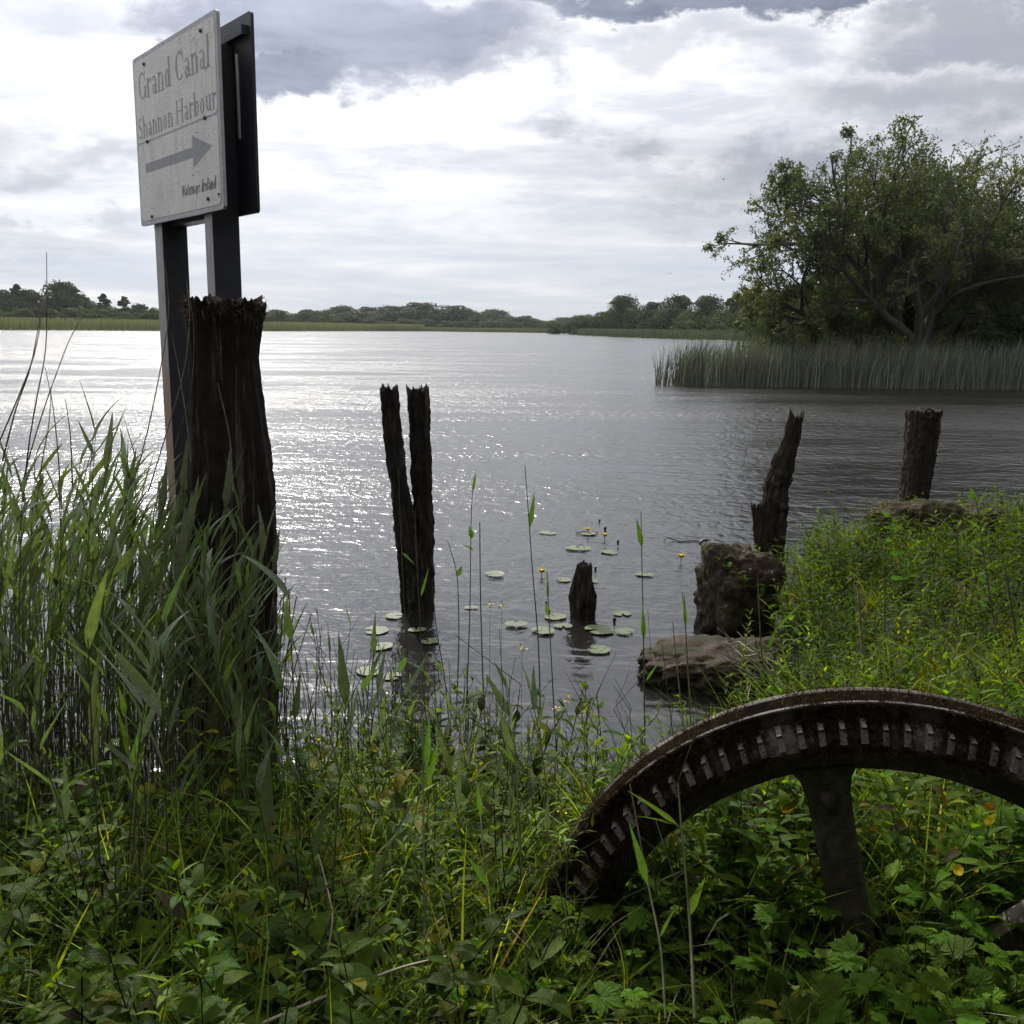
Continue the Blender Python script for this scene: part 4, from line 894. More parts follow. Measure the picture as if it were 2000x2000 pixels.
lone('reed', [(1003, 1430), (1012, 1580), (1024, 1760), (1030, 1990)], [2.2, 2.1, 2.0, 1.85], 0.0030, 0.002, M_stem, 'tall reed stem between the centre weeds and the wheel rim', 'reed', [(1006, 1490, 966, 1450, 0.005)])
lone('reed', [(935, 1535), (942, 1640), (956, 1800), (966, 1990)], [2.1, 2.0, 1.9, 1.75], 0.0030, 0.0016, M_stem, 'yellow-tipped reed stalk at bottom centre', 'reed', [(938, 1590, 932, 1535, 0.007), (950, 1730, 912, 1675, 0.009)])
lone('reed', [(1324, 1528), (1331, 1620), (1347, 1790), (1357, 1990)], [1.9, 1.85, 1.75, 1.6], 0.0036, 0.0018, M_stem, 'stout reed crossing the wheel rim with a bright yellow-green leaf', 'reed', [(1345, 1792, 1378, 1715, 0.010), (1326, 1615, 1226, 1546, 0.006), (1326, 1613, 1245, 1595, 0.003)])
lone('reed', [(1230, 1530), (1250, 1640), (1266, 1730), (1292, 1850), (1300, 1990)], [1.9, 1.85, 1.8, 1.7, 1.6], 0.0028, 0.0016, M_stem, 'reed with long grey drooping leaf before the inner rim of the wheel', 'reed', [(1265, 1730, 1229, 1610, 0.009), (1290, 1830, 1322, 1770, 0.004)])
lone('reed', [(238, 1260), (245, 1400), (262, 1600), (276, 1850)], [2.6, 2.5, 2.35, 2.2], 0.0034, 0.002, M_stem, 'long reed stalk rising from the dark weeds lower left', 'reed', [(242, 1400, 230, 1340, 0.010), (250, 1480, 222, 1370, 0.009)])
lone('reed', [(292, 1480), (288, 1600), (278, 1730), (270, 1880)], [2.4, 2.3, 2.2, 2.1], 0.0034, 0.002, M_stem, 'reed stalk with a bright folded leaf, lower left', 'reed', [(255, 1500, 268, 1430, 0.010)])
lone('reed', [(1480, 1130), (1487, 1280), (1505, 1360)], 4.2, 0.0042, 0.002, M_stem, 'reed before the stone block with one yellow lower leaf', 'reed', [(1500, 1270, 1520, 1220, 0.009), (1512, 1235, 1570, 1175, 0.008)])
lone('reed', [(1676, 1150), (1682, 1240), (1690, 1360)], 4.0, 0.0065, 0.005, M_straw, 'thick cut pale stalk standing on the grassy point', 'reed')
lone('reed', [(1728, 1135), (1728, 1240), (1732, 1350)], 4.0, 0.004, 0.003, M_stem, 'thin cut green stalk right of the thick pale one', 'reed')
lone('reed', [(1962, 1105), (1978, 1200), (1998, 1330)], 4.0, 0.007, 0.004, M_stem, 'thick green stalk leaning at the right edge', 'reed')
lone('broken_stalk', [(1870, 1312), (1818, 1328), (1815, 1345), (1816, 1372)], 3.6, 0.004, 0.004, M_straw, 'pale dry stalk bent into a hook above the wheel', 'stalk')
lone('willowherb', [(1899, 955), (1912, 1000), (1920, 1080), (1940, 1200), (1958, 1360)], 4.4, 0.004, 0.0015, M_dstem, 'tall reddish-stemmed herb with one white bud at the right', 'plant', [(1906, 975, 1895, 952, 0.012), (1912, 985, 1930, 952, 0.006)] + [(1908+q*3, 980+q*26, 1908+q*3+(30 if q % 2 else -26), 962+q*26, 0.006) for q in range(9)])
lone('climbing_stem', [(1733, 1003), (1745, 1040), (1757, 1090), (1765, 1150)], 5.2, 0.003, 0.0015, M_stem, 'yellow-green climbing stem with round leaves before the right pile', 'plant', [(1738, 1010+q*24, 1738+(18 if q % 2 else -14)+q*4, 1000+q*26, 0.016) for q in range(6)])
GD = 'tall dry stems rising over the reeds at the left'
for k, (pts, d, lab) in enumerate([
    ([(91, 492), (92, 600), (90, 690), (75, 760), (55, 870), (45, 980)], 3.4, 'tallest straight dry reed stem far left against the sky'),
    ([(87, 575), (78, 640), (66, 700), (30, 790), (0, 860)], 3.3, 'dry stem leaning left beside the tallest one'),
    ([(172, 604), (140, 650), (110, 730), (85, 800), (60, 880), (40, 960)], 3.5, 'dry stem arching right with a thin seed tip at far left'),
    ([(78, 620), (60, 720), (30, 800), (5, 900)], 3.2, 'faint dry stem curving out of frame at left'),
    ([(321, 512), (330, 580), (328, 640), (310, 740), (285, 860), (250, 980)], 3.7, 'long dry stem crossing the left sign post'),
    ([(364, 545), (372, 620), (362, 720), (330, 830), (290, 960)], 3.8, 'dry stem bowed against the left edge of the big timber'),
    ([(363, 540), (380, 640), (376, 760), (340, 880)], 3.75, 'second dry stem bowed across the timber edge'),
    ([(335, 648), (352, 740), (366, 830), (372, 900)], 3.7, 'dry stem slanting right in front of the big timber'),
    ([(425, 748), (440, 810), (450, 860), (455, 960)], 3.7, 'short dry stick leaning before the big timber'),
    ([(462, 715), (461, 800), (463, 900), (470, 1100)], 3.8, 'straight dry stick upright before the big timber'),
    ([(88, 715), (105, 800), (115, 900), (118, 980)], 3.4, 'dry stem crossing the others low at far left'),
    ([(100, 760), (96, 830), (82, 900), (70, 1000)], 3.4, 'short upright dry stem low at far left'),
    ([(128, 780), (138, 850), (142, 960)], 3.4, 'short broken dry stem right of the far-left group'),
    ([(250, 860), (249, 900), (246, 960)], 3.6, 'stubby dry tip between the reeds and left sign post')]):
    lone('dry_stem', pts, d, 0.003, 0.0011, M_straw if k % 3 else M_dstem, lab, 'dry stem', group=GD)
lone('fallen_stalk', [(872, 1868), (780, 1890), (640, 1945), (500, 2005)], [1.75, 1.72, 1.66, 1.6], 0.0045, 0.002, M_straw, 'long pale stalk lying slantwise across the bottom edge', 'stalk')
lone('fallen_stalk', [(622, 1670), (638, 1730), (652, 1790), (640, 1860), (628, 1950)], [1.95, 1.9, 1.85, 1.8, 1.75], 0.0026, 0.0018, M_straw, 'bare forked pale twig standing in the dark weeds', 'stalk')
lone('fallen_stalk', [(315, 1850), (270, 1920), (215, 1990)], [1.8, 1.75, 1.7], 0.003, 0.002, M_stem, 'bright green fallen stem at the lower left', 'stalk')
lone('fallen_stalk', [(205, 1945), (120, 1925), (48, 1890), (40, 1930)], [1.75, 1.75, 1.75, 1.74], 0.003, 0.0025, M_stem, 'bent yellow-green stalk in the lower left corner', 'stalk')

# ------------------------------------------------------------------ lily pads, flowers, floating bits
def pad_mesh(seed, curl=0.0):
    rg = np.random.default_rng(seed); n, m_ = 36, 5; V = [(0, 0, 0)]; a = np.linspace(math.radians(16), math.radians(344), n)
    V = []
    for i in range(m_+1):
        r = max(i/m_, 0.02)
        for q in a:
            x, y = r*math.cos(q)*0.86, r*math.sin(q); z = 0.035*r*N(2*x+seed, 2*y, 0)+0.03*r**3*N(5*x, 5*y+seed, 2)+curl*max(0, r-0.7)*max(0, math.cos(q*1.0+seed))
            V.append((x, y, z))
    Q = []
    for i in range(m_):
        for j in range(n-1): Q.append((i*n+j, (i+1)*n+j, (i+1)*n+j+1, i*n+j+1))
    g = Geo(); C = np.array([[0.085, 0.11, 0.042]]*len(V))*(1+0.25*np.array([[N(3*v[0]+seed, 3*v[1], 9)] for v in V])); g.add(V, Q, C); return g.mesh('pad_blade', M_pad)
PM = [pad_mesh(k, 0.25 if k % 3 == 0 else 0.0) for k in range(6)]
GP1, GP2, GP3 = 'lily pads round the foot of the split pile', 'pale lily pads in front of the stump', 'half sunk lily pads farther out by the yellow flowers'
pads = [(1170, 1268, 27, 'single lily pad with a raised edge, nearest of all, right of the tallest reed', None),
        (1170, 1229, 34, 'large lily pad lying against the foot of the stump', None), (1220, 1232, 22, 'thin lily pad just right of the large pad by the stump', None),
        (1008, 1218, 24, 'round lily pad left of the tallest reed', None), (1060, 1231, 27, 'lily pad cut by the tallest reed', None), (1013, 1196, 20, None, GP2), (1085, 1204, 30, None, GP2), (1100, 1222, 24, None, GP2), (1060, 1195, 18, None, GP2),
        (966, 1121, 23, 'lone flat lily pad with two thin stalks left of the low flower', None), (1259, 1121, 19, 'solitary pale pad on open water left of the stone block', None),
        (1050, 1136, 34, None, GP3), (1100, 1132, 22, None, GP3), (1130, 1070, 26, 'pad under the hooped dark stalk beyond the stump', None), (1110, 1078, 24, None, GP3), (1190, 1078, 24, None, GP3), (1070, 1040, 24, None, GP3), (1110, 1046, 22, None, GP3), (1150, 1042, 20, None, GP3), (1160, 1135, 14, None, GP3),
        (1310, 1180, 24, None, GP3), (1215, 1198, 24, None, GP3), (920, 1186, 18, None, GP1), (740, 1190, 34, None, GP1), (770, 1203, 26, None, GP1), (735, 1230, 36, None, GP1), (775, 1248, 34, None, GP1), (745, 1262, 32, None, GP1), (840, 1252, 26, None, GP1), (850, 1212, 22, None, GP1), (720, 1310, 36, None, GP1), (765, 1320, 30, None, GP1), (700, 1255, 22, None, GP1), (815, 1230, 24, None, GP1)]
lab0 = {GP1: 'dull green lily pad in the cluster round the foot of the split pile', GP2: 'pale lily pad in the group just left of the stump', GP3: 'half sunk lily pad on the open water near the yellow flowers'}
rg = np.random.default_rng(33)
for k, (px, py, r, lab, grp) in enumerate(pads):
    if lab is None and k % 3 == 2: continue
    z = 0.012 if lab else 0.008; p = PZ(px, py, z); R_ = r*p[1]/F*(0.98 if lab else 0.8)
    o = link('lily_pad', PM[k % 6], loc=(p[0], p[1], z+0.0006*(k % 5)), rz=rg.uniform(0, 6.28), label=lab or lab0[grp], cat='lily pad', group=grp); o.scale = (R_, R_, R_)
def flower(px, py, r, label, grp='yellow water-lily flowers on the river'):
    p = PZ(px, py+r*1.6, 0.0); s = r*p[1]/F; root = link('water_lily_flower', None, loc=tuple(p), label=label, cat='flower', group=grp)
    V, Q = tube([(0, 0, -0.05), (0, 0, s*1.2)], [0.003, 0.003], 5); g = Geo(); g.add(V, Q); link('stem', g.mesh('stem', M_black), root); g = Geo()
    for k in range(6):
        V, Q = strip(s*1.7, lambda t: s*0.62*math.sin(math.pi*(0.15+0.75*t)), 0.2, -1.6, 5, 0.4); g.add(V @ Rz(k*math.pi/3).T+[0, 0, s*1.0], Q)
    link('petals', g.mesh('petals', M_yellow), root); V, Q = tube([(0, 0, s*1.1), (0, 0, s*1.9), (0, 0, s*1.95)], [s*.45, s*.5, 0.001], 8); g = Geo(); g.add(V, Q); link('flower_centre', g.mesh('centre', M_yellow), root)
flower(1148, 1033, 5, 'farthest yellow water-lily flower, beside a dark floating leaf'); flower(1181, 1044, 6, 'yellow water-lily flower right of the farthest one')
flower(1058, 1114, 7, 'yellow water-lily flower nearest the tallest reed'); flower(1330, 1085, 7, 'yellow water-lily flower alone, left of the stone block')
for k, (px, py, r) in enumerate([(1171, 1018, 2.2), (1182, 1034, 3.2), (1207, 1060, 3), (1163, 1112, 3), (1372, 1072, 3), (1200, 1213, 4), (1067, 1178, 2.4)]):
    p = PZ(px, py, 0.01); s = r*p[1]/F; V, Q = tube([p+[0, 0, -0.02], p+[0, 0, 0], p+[0, 0, s], p+[0, 0, s*1.8], p+[0, 0, s*2]], [s*.3, s*.8, s, s*.6, 0.0004], 8); g = Geo(); g.add(V, Q)
    link('lily_bud', g.mesh('lily_bud', M_black), label='small dark round lily seed head poking out of the water', cat='bud', group='dark lily buds on the river')
def floater(pts, r, name, label, cat, m=M_black):
    q = np.array([PZ(x, y, 0.006+h*0.001) for x, y, h in pts]); V, Q = tube(q, r, 5); g = Geo(); g.add(V, Q); link(name, g.mesh(name, m), label=label, cat=cat)
floater([(1297, 1055, 0), (1303, 1050, 30), (1315, 1053, 6), (1330, 1058, 0), (1352, 1056, 2), (1384, 1057, 3)], 0.006, 'drifting_stem', 'dark looped drifting stem on the open water', 'stem')
floater([(1366, 1060, 0), (1374, 1055, 28), (1385, 1056, 20), (1382, 1064, 0)], 0.012, 'curled_leaf', 'curled dark leaf at the end of the drifting stem', 'leaf', M_black)
floater([(1126, 1072, 0), (1130, 1062, 45), (1140, 1066, 30), (1142, 1071, 0)], 0.003, 'hooped_stalk', 'small dark hoop of stalk over a lily pad', 'stalk')
floater([(1125, 1041, 0), (1140, 1038, 6), (1168, 1040, 0)], 0.005, 'floating_leaf_edge', 'dark rolled leaf edge beside the farthest yellow flower', 'leaf')
# buttercups and tiny cress flowers
def buttercup(px, py, r, d, label):
    p = P(px, py, d); s = r*d/F; gzv = float(gz(p[0], p[1])[0]); root = link('buttercup', None, loc=(p[0], p[1], gzv), label=label, cat='flower', group='buttercups by the wheel'); hz = p[2]-gzv
    V, Q = tube([(0.01, 0, 0), (0.012, 0, hz*.6), (0, 0, hz)], [.0014, .001, .0008], 4); g = Geo(); g.add(V, Q); link('stem', g.mesh('stem', M_stem), root); g = Geo()
    for k in range(5):
        V, Q = strip(s*1.15, lambda t: s*0.62*math.sin(math.pi*(0.12+0.7*t)), 0.7, 0.2, 4, 0.3); V = V @ Rz(k*1.2566).T @ Rx(0.9).T; g.add(V+[0, 0, hz], Q)
    link('petals', g.mesh('petals', M_yellow), root)
buttercup(1868, 1700, 13, 1.95, 'open yellow buttercup right of the wheel spoke'); buttercup(1905, 1699, 6, 1.97, 'tiny half-open buttercup next to the open one')
rg = np.random.default_rng(12)
for px, py, d in ((1108, 1362, 3.7), (1090, 1385, 3.6), (1138, 1391, 3.6), (1172, 1449, 3.3), (957, 1184, 3.9), (980, 1184, 3.9), (1020, 1268, 3.8), (1098, 1585, 2.6)):
    p = P(px, py, d); zg = max(0, float(gz(p[0], p[1])[0])); root = link('cress_plant', None, loc=(p[0], p[1], zg), label='wispy stem topped with tiny yellow flowers at the water edge', cat='flower', group='tiny yellow wildflowers along the bank'); h = max(0.05, p[2]-zg)
    V, Q = tube([(.01, 0, -.1), (0, 0, h*.5), (0, 0, h)], [.0012, .001, .0007], 3); g = Geo(); g.add(V, Q); link('stem', g.mesh('stem', M_stem), root); g = Geo()
    for k in range(14):
        q = np.array([0, 0, h])+rg.normal(0, 0.009, 3); V, Q = strip(0.006, lambda t: 0.0028, 0.5, 0.4, 1, 0.2); g.add(V @ Rz(rg.uniform(0, 6)).T @ Rx(rg.normal(0, .8)).T+q, Q)
    link('petals', g.mesh('petals', M_yellow, False), root)
# twigs on the slab
g = Geo()
for k in range(16):
    a = P(rg.uniform(1395, 1450), rg.uniform(1225, 1275), 5.0); b = P(rg.uniform(1470, 1560), rg.uniform(1270, 1360), 4.75); mid = (a+b)/2+rg.normal(0, .03, 3); V, Q = tube([a, mid, b], [.002, .0035, .004], 4); g.add(V, Q)
link('driftwood_twigs', g.mesh('driftwood_twigs', M_dstem), label='tangle of dead twigs lodged on the wet slab', cat='twigs')

# ------------------------------------------------------------------ right bank trees
def grow_tree(seed, limbs, lv=(6, 5, 4), leaf_n=34, leaf=0.11, base=(0.055, 0.08, 0.022), spread=0.62, cl=0.4, env=None):
    """limbs: list of (start, direction, length, radius)"""
    rg = np.random.default_rng(seed); wood = Geo(); LP, LD = [], []
    def outside(q):
        if env is None: return False
        cx_, cz_, rx_, ry_, rz_ = env; m_ = 1+0.22*N(q[0]*0.45+seed, q[1]*0.45, q[2]*0.45)
        return (abs((q[0]-cx_)/rx_)**1.8+abs(q[1]/ry_)**1.8+abs((q[2]-cz_)/rz_)**1.8) > m_
    def go(p, d, L, r, lvl):
        n = 6; pts = [p.copy()]; dd = d/np.linalg.norm(d); q = p.copy(); kids = []
        for i in range(n):
            dd = dd+rg.normal(0, 0.17, 3)+np.array([0, 0, 0.03 if lvl < 2 else -0.02]); dd /= np.linalg.norm(dd); q = q+dd*L/n; pts.append(q.copy())
            if outside(q) and i > 0: L *= 0.80; dd = dd+np.array([0, 0, -0.25])*(q[2] > 5); break
            if i >= (1 if lvl else 2): kids.append((q.copy(), dd.copy()))
        n = len(pts)-1; rr = np.linspace(r, max(r*0.35, 0.010), n+1); V, Q = tube(pts, rr, 6 if lvl < 1 else (4 if lvl < 2 else 3)); wood.add(V, Q)
        if lvl == len(lv):
            for _ in range(leaf_n):
                i = rg.integers(1, n+1); LP.append(pts[i]+rg.normal(0, cl*0.3, 3)); LD.append(dd)
            return
        if not kids: kids.append((q.copy(), dd.copy()))
        cut = outside(q)
        for k in range(lv[lvl]):
            c, cd = kids[min(len(kids)-1, int(len(kids)*(k+rg.random())/lv[lvl]))]; sidev = rg.normal(0, 1, 3); sidev -= cd*np.dot(sidev, cd); sidev /= np.linalg.norm(sidev)
            nd = cd*(1-spread*0.5)+sidev*spread*rg.uniform(0.7, 1.3)+np.array([0, 0, 0.10]); go(c, nd, L*rg.uniform(0.42, 0.66), r*0.45, lvl+1)
        go(q, dd, L*0.5, r*0.35, lvl+1) if lvl < len(lv)-1 and not cut else None
    for s_, d_, L_, r_ in limbs: go(np.array(s_, float), np.array(d_, float), L_, r_, 0)
    LP = np.array(LP); n = len(LP); a = rg.normal(0, 1, (n, 3)); a /= np.linalg.norm(a, axis=1)[:, None]; b = rg.normal(0, 1, (n, 3)); b = np.cross(a, b); b /= np.linalg.norm(b, axis=1)[:, None]
    s1 = leaf*rg.uniform(.5, 1.2, (n, 1)); s2 = s1*rg.uniform(.35, .6, (n, 1)); V = np.stack([LP-a*s1, LP-b*s2, LP+a*s1, LP+b*s2], 1).reshape(-1, 3)
    ok = LP[:, 2] > 0.3; tint = rg.uniform(.65, 1.35, n)
    clump_ = np.array([N(*(p*0.5+seed)) for p in LP[::4]]); clump_ = np.repeat(clump_, 4)[:n]; clump_ = np.r_[clump_, np.zeros(n-len(clump_))]
    tint = tint*(1+0.5*clump_); C = np.repeat(np.array(base)[None]*tint[:, None]*(1+np.stack([0.35*clump_, 0*clump_, 0*clump_], 1)), 4, 0)
    Q = np.arange(4*n).reshape(-1, 4)[ok]; lg = Geo(); lg.add(V, Q, C); return wood, lg
def put_tree(name, wl, loc, label, rz=0, sc=1, leafm=None):
    r = link(name, None, loc=loc, rz=rz, label=label, cat='tree'); r.scale = (sc, sc, sc)
    link('trunk', wl[0], r); link('crown', wl[1], r); return r
def tmesh(w): return w[0].mesh('trunk', M_bark), w[1].mesh('crown', M_tree, False)
rg = np.random.default_rng(9)
L1 = []
for a, e, L in ((180, 14, 3.9), (172, 30, 4.4), (190, 42, 4.6), (165, 52, 4.6), (150, 62, 4.7), (200, 74, 5.2), (100, 68, 5.2), (20, 66, 4.0), (-10, 45, 3.7), (270, 64, 4.2), (250, 58, 4.0), (90, 40, 4.4), (300, 74, 4.5), (5, 76, 4.3), (215, 30, 4.2)):
    a_, e_ = math.radians(a), math.radians(e); L1.append(((rg.normal(0, .25), rg.normal(0, .25), 0.2 if e > 30 else 0.9), (math.cos(a_)*math.cos(e_), math.sin(a_)*math.cos(e_), math.sin(e_)), L*1.22, 0.20))
T1 = tmesh(grow_tree(5, L1, (5, 5, 4), 42, 0.066, (0.085, 0.10, 0.038), cl=0.25, env=(1.5, 4.0, 8.8, 6.5, 6.1)))
L2 = []
for a, e, L in ((180, 40, 4.2), (120, 60, 4.8), (60, 55, 4.8), (0, 40, 4.2), (300, 50, 4.5), (240, 45, 4.4), (0, 80, 5.2), (200, 15, 3.6), (330, 12, 3.6), (90, 15, 3.6), (270, 15, 3.6)):
    a_, e_ = math.radians(a), math.radians(e); L2.append(((rg.normal(0, .2), rg.normal(0, .2), 0.2), (math.cos(a_)*math.cos(e_), math.sin(a_)*math.cos(e_), math.sin(e_)), L, 0.18))
T2 = tmesh(grow_tree(8, L2, (5, 5, 4), 50, 0.082, (0.045, 0.062, 0.022), env=(0, 3.8, 6.0, 6.0, 5.4)))
put_tree('willow_tree', T1, (15.3, 38.0, 0.3), 'great spreading willow with bare twigs reaching left over the rushes', sc=1.0)
put_tree('dark_tree', T2, (19.4, 40.5, 0.3), 'dense dark tree at the right edge beside the great willow', 0.8, 0.90)
put_tree('dark_tree', T2, (17.6, 43.0, 0.3), 'shaded tree filling in behind the great willow', 2.4, 0.95)
put_tree('dark_tree', T2, (24.5, 46.0, 0.3), 'deep shaded tree behind the right-edge tree', 4.0, 0.9)
put_tree('dark_tree', T2, (21.5, 52.0, 0.3), 'rear woodland tree showing between the two big crowns', 5.1, 1.0)
put_tree('dark_tree', T2, (25.5, 37.5, 0.3), 'tree just outside the right edge leaning over the bank', 1.7, 1.05)
L3 = []
for k in range(9):
    a_, e_ = rg.uniform(0, 6.28), rg.uniform(0.5, 1.4); L3.append(((0, 0, 0.1), (math.cos(a_)*math.cos(e_), math.sin(a_)*math.cos(e_), math.sin(e_)), 1.7, 0.05))
T3 = tmesh(grow_tree(12, L3, (5, 4, 3), 24, 0.085, (0.075, 0.095, 0.032), cl=.3))
for x, y, s_, lab in ((11.6, 39.5, 1.15, 'bright rounded bush at the left foot of the great willow'), (13.2, 37.9, 0.9, 'low bush behind the rushes under the willow'), (17.9, 37.6, 1.0, 'low dark bush under the right side of the willow'),
                      (20.2, 37.2, 0.9, 'low bush at the right edge behind the rushes'), (14.6, 41, 1.3, 'tall bush in the shade behind the willow stem'), (22.5, 40.5, 1.4, 'shaded bush at far right'), (19.0, 42, 1.4, 'shaded undergrowth bush between the trunks')):
    put_tree('bush', T3, (x, y, 0.3), lab, rg.uniform(0, 6), s_)
for x, y, rz_, s_, lab in ((-3.5, -6.0, 0.3, 1.0, 'unseen tree added for shade behind the viewpoint on the left'), (3.0, -5.0, 2.0, 1.05, 'unseen tree added for shade behind the viewpoint'), (8.5, -1.0, 4.0, 1.0, 'unseen tree added for shade to the right rear of the viewpoint'),
                            (12.0, 5.5, 1.0, 1.05, 'unseen tree added for shade right of the grassy point'), (-9.5, 1.2, 5.0, 0.85, 'unseen tree added for dappled shade left of the reed bed')):
    put_tree('shade_tree', T2, (x, y, 0.3), lab, rz_, s_)  # added out-of-view trees that block skylight from the foreground
LC = []
for k in range(11):
    a_, e_ = k*0.571+rg.normal(0, .1), rg.uniform(0.15, 1.2); LC.append(((0, 0, 3.4+0.1*k), (math.cos(a_)*math.cos(e_), math.sin(a_)*math.cos(e_), math.sin(e_)), rg.uniform(2.0, 2.7), 0.12))
LC.append(((0, 0, -0.3), (0.05, 0.03, 1), 5.0, 0.24))
T5 = tmesh(grow_tree(19, LC, (5, 5, 3), 60, 0.13, (0.045, 0.065, 0.018), cl=.35))
for x, y, rz_, lab in ((-3.4, -4.4, 0.0, 'unseen canopy tree added for shade just behind the viewpoint on the left'), (3.2, -3.2, 2.2, 'unseen canopy tree added for shade just behind the viewpoint on the right'), (7.6, -0.4, 4.1, 'unseen canopy tree added for shade beside the grassy point')):
    put_tree('shade_tree', T5, (x, y, 0.35), lab, rz_, 1.0)  # added unseen canopy, cuts overhead skylight on the near weeds
# rushes
g = Geo(); rr = np.random.default_rng(41)
def rushes(g, n, xf, yf, h0, h1, w, col, lean=0.12, thin=None):
    for _ in range(n):
        x, y = xf(), yf(); 
        if thin and rr.random() > thin(x): continue
        h = rr.uniform(h0, h1)*(0.86+0.34*(N(x*1.3, y*1.3, 5)+0.3)); l = rr.normal(lean, 0.13); ly = rr.normal(0, .05); c = np.array(col)*rr.choice([0.5, 0.8, 1.2, 2.2], p=[.35, .3, .25, .1])*rr.uniform(.8, 1.2)
        ww = w*rr.uniform(.7, 1.3); b = -0.1; p = [np.array([x+l*h*t*t, y+ly*h*t, b+h*t]) for t in (0, .5, 1)]
        g.add([p[0]-[ww, 0, 0], p[0]+[ww, 0, 0], p[1]+[ww*.8, 0, 0], p[1]-[ww*.8, 0, 0], p[2]+[ww*.2, 0, 0], p[2]-[ww*.2, 0, 0]], [(0, 1, 2, 3), (3, 2, 4, 5)], c)
def xr(a, b): return lambda: rr.uniform(a, b)
rushes(g, 7200, xr(5.8, 22), lambda: 34.3+abs(rr.normal(0, 1.3)), 1.15, 1.75, 0.0095, (0.10, 0.11, 0.08), thin=lambda x: np.clip((x-4.9)/1.4, 0.12, 1))
rushes(g, 90, xr(5.0, 6.3), lambda: 35+rr.normal(0, .6), 0.8, 1.6, 0.011, (0.06, 0.065, 0.05), 0.05)
rushes(g, 2500, xr(9.5, 24), lambda: 36.5+rr.uniform(0, 2), 1.5, 2.2, 0.014, (0.08, 0.095, 0.05), 0.25)
link('rush_bed', g.mesh('rush_bed', M_rush), label='bed of tall grey-green rushes standing in front of the big willow', cat='rushes', kind='stuff')
g = Geo()
# reeds along the middle-distance right bank
bankp = np.array([(10, 47), (23, 82), (39, 122), (44, 156), (39, 203), (25, 260), (19, 303), (28, 335)], float)
seg = np.linalg.norm(np.diff(bankp, axis=0), axis=1); cum = np.r_[0, np.cumsum(seg)]
for _ in range(9000):
    s_ = rr.uniform(0, cum[-1]); x = np.interp(s_, cum, bankp[:, 0])+abs(rr.normal(0, 3.5)); y = np.interp(s_, cum, bankp[:, 1])+rr.normal(0, 1.5); h = rr.uniform(1.2, 2.2); w = 0.02+0.00025*y; l = rr.normal(.1, .12); c = np.array([0.085, 0.095, 0.06])*rr.uniform(.6, 1.4)
    g.add([(x-w, y, 0), (x+w, y, 0), (x+w*.5+l*h, y, h), (x-w*.5+l*h, y, h)], [(0, 1, 2, 3)], c)
link('far_reed_fringe', g.mesh('far_reed_fringe', M_rush), label='grey reed fringe along the middle right bank', cat='reeds', kind='stuff')
g = Geo(); lb = np.array([(-200, 201), (-124, 239), (-100, 271), (-75, 341), (-57, 426), (-52, 441), (-40, 471), (-1, 456), (24, 441)], float); seg = np.linalg.norm(np.diff(lb, axis=0), axis=1); cum = np.r_[0, np.cumsum(seg)]
for _ in range(26000):
    s_ = rr.uniform(0, cum[-1]); q = abs(rr.normal(0, 1)); k_ = 14 if s_ < 280 else 5; x = np.interp(s_, cum, lb[:, 0])-q*k_*0.85; y = np.interp(s_, cum, lb[:, 1])+q*k_*0.7; h = rr.uniform(2.0, 3.3)*(1 if s_ < 330 else 0.6); w = 0.10; l = rr.normal(.1, .12); c = np.array([0.16, 0.17, 0.085])*rr.uniform(.65, 1.3)
    g.add([(x-w, y, 0), (x+w, y, 0), (x+w*.4+l*h, y, h), (x-w*.4+l*h, y, h)], [(0, 1, 2, 3)], c)
link('far_marsh_reeds', g.mesh('far_marsh_reeds', M_rush), label='pale green marsh reeds along the far left shore', cat='reeds', kind='stuff')

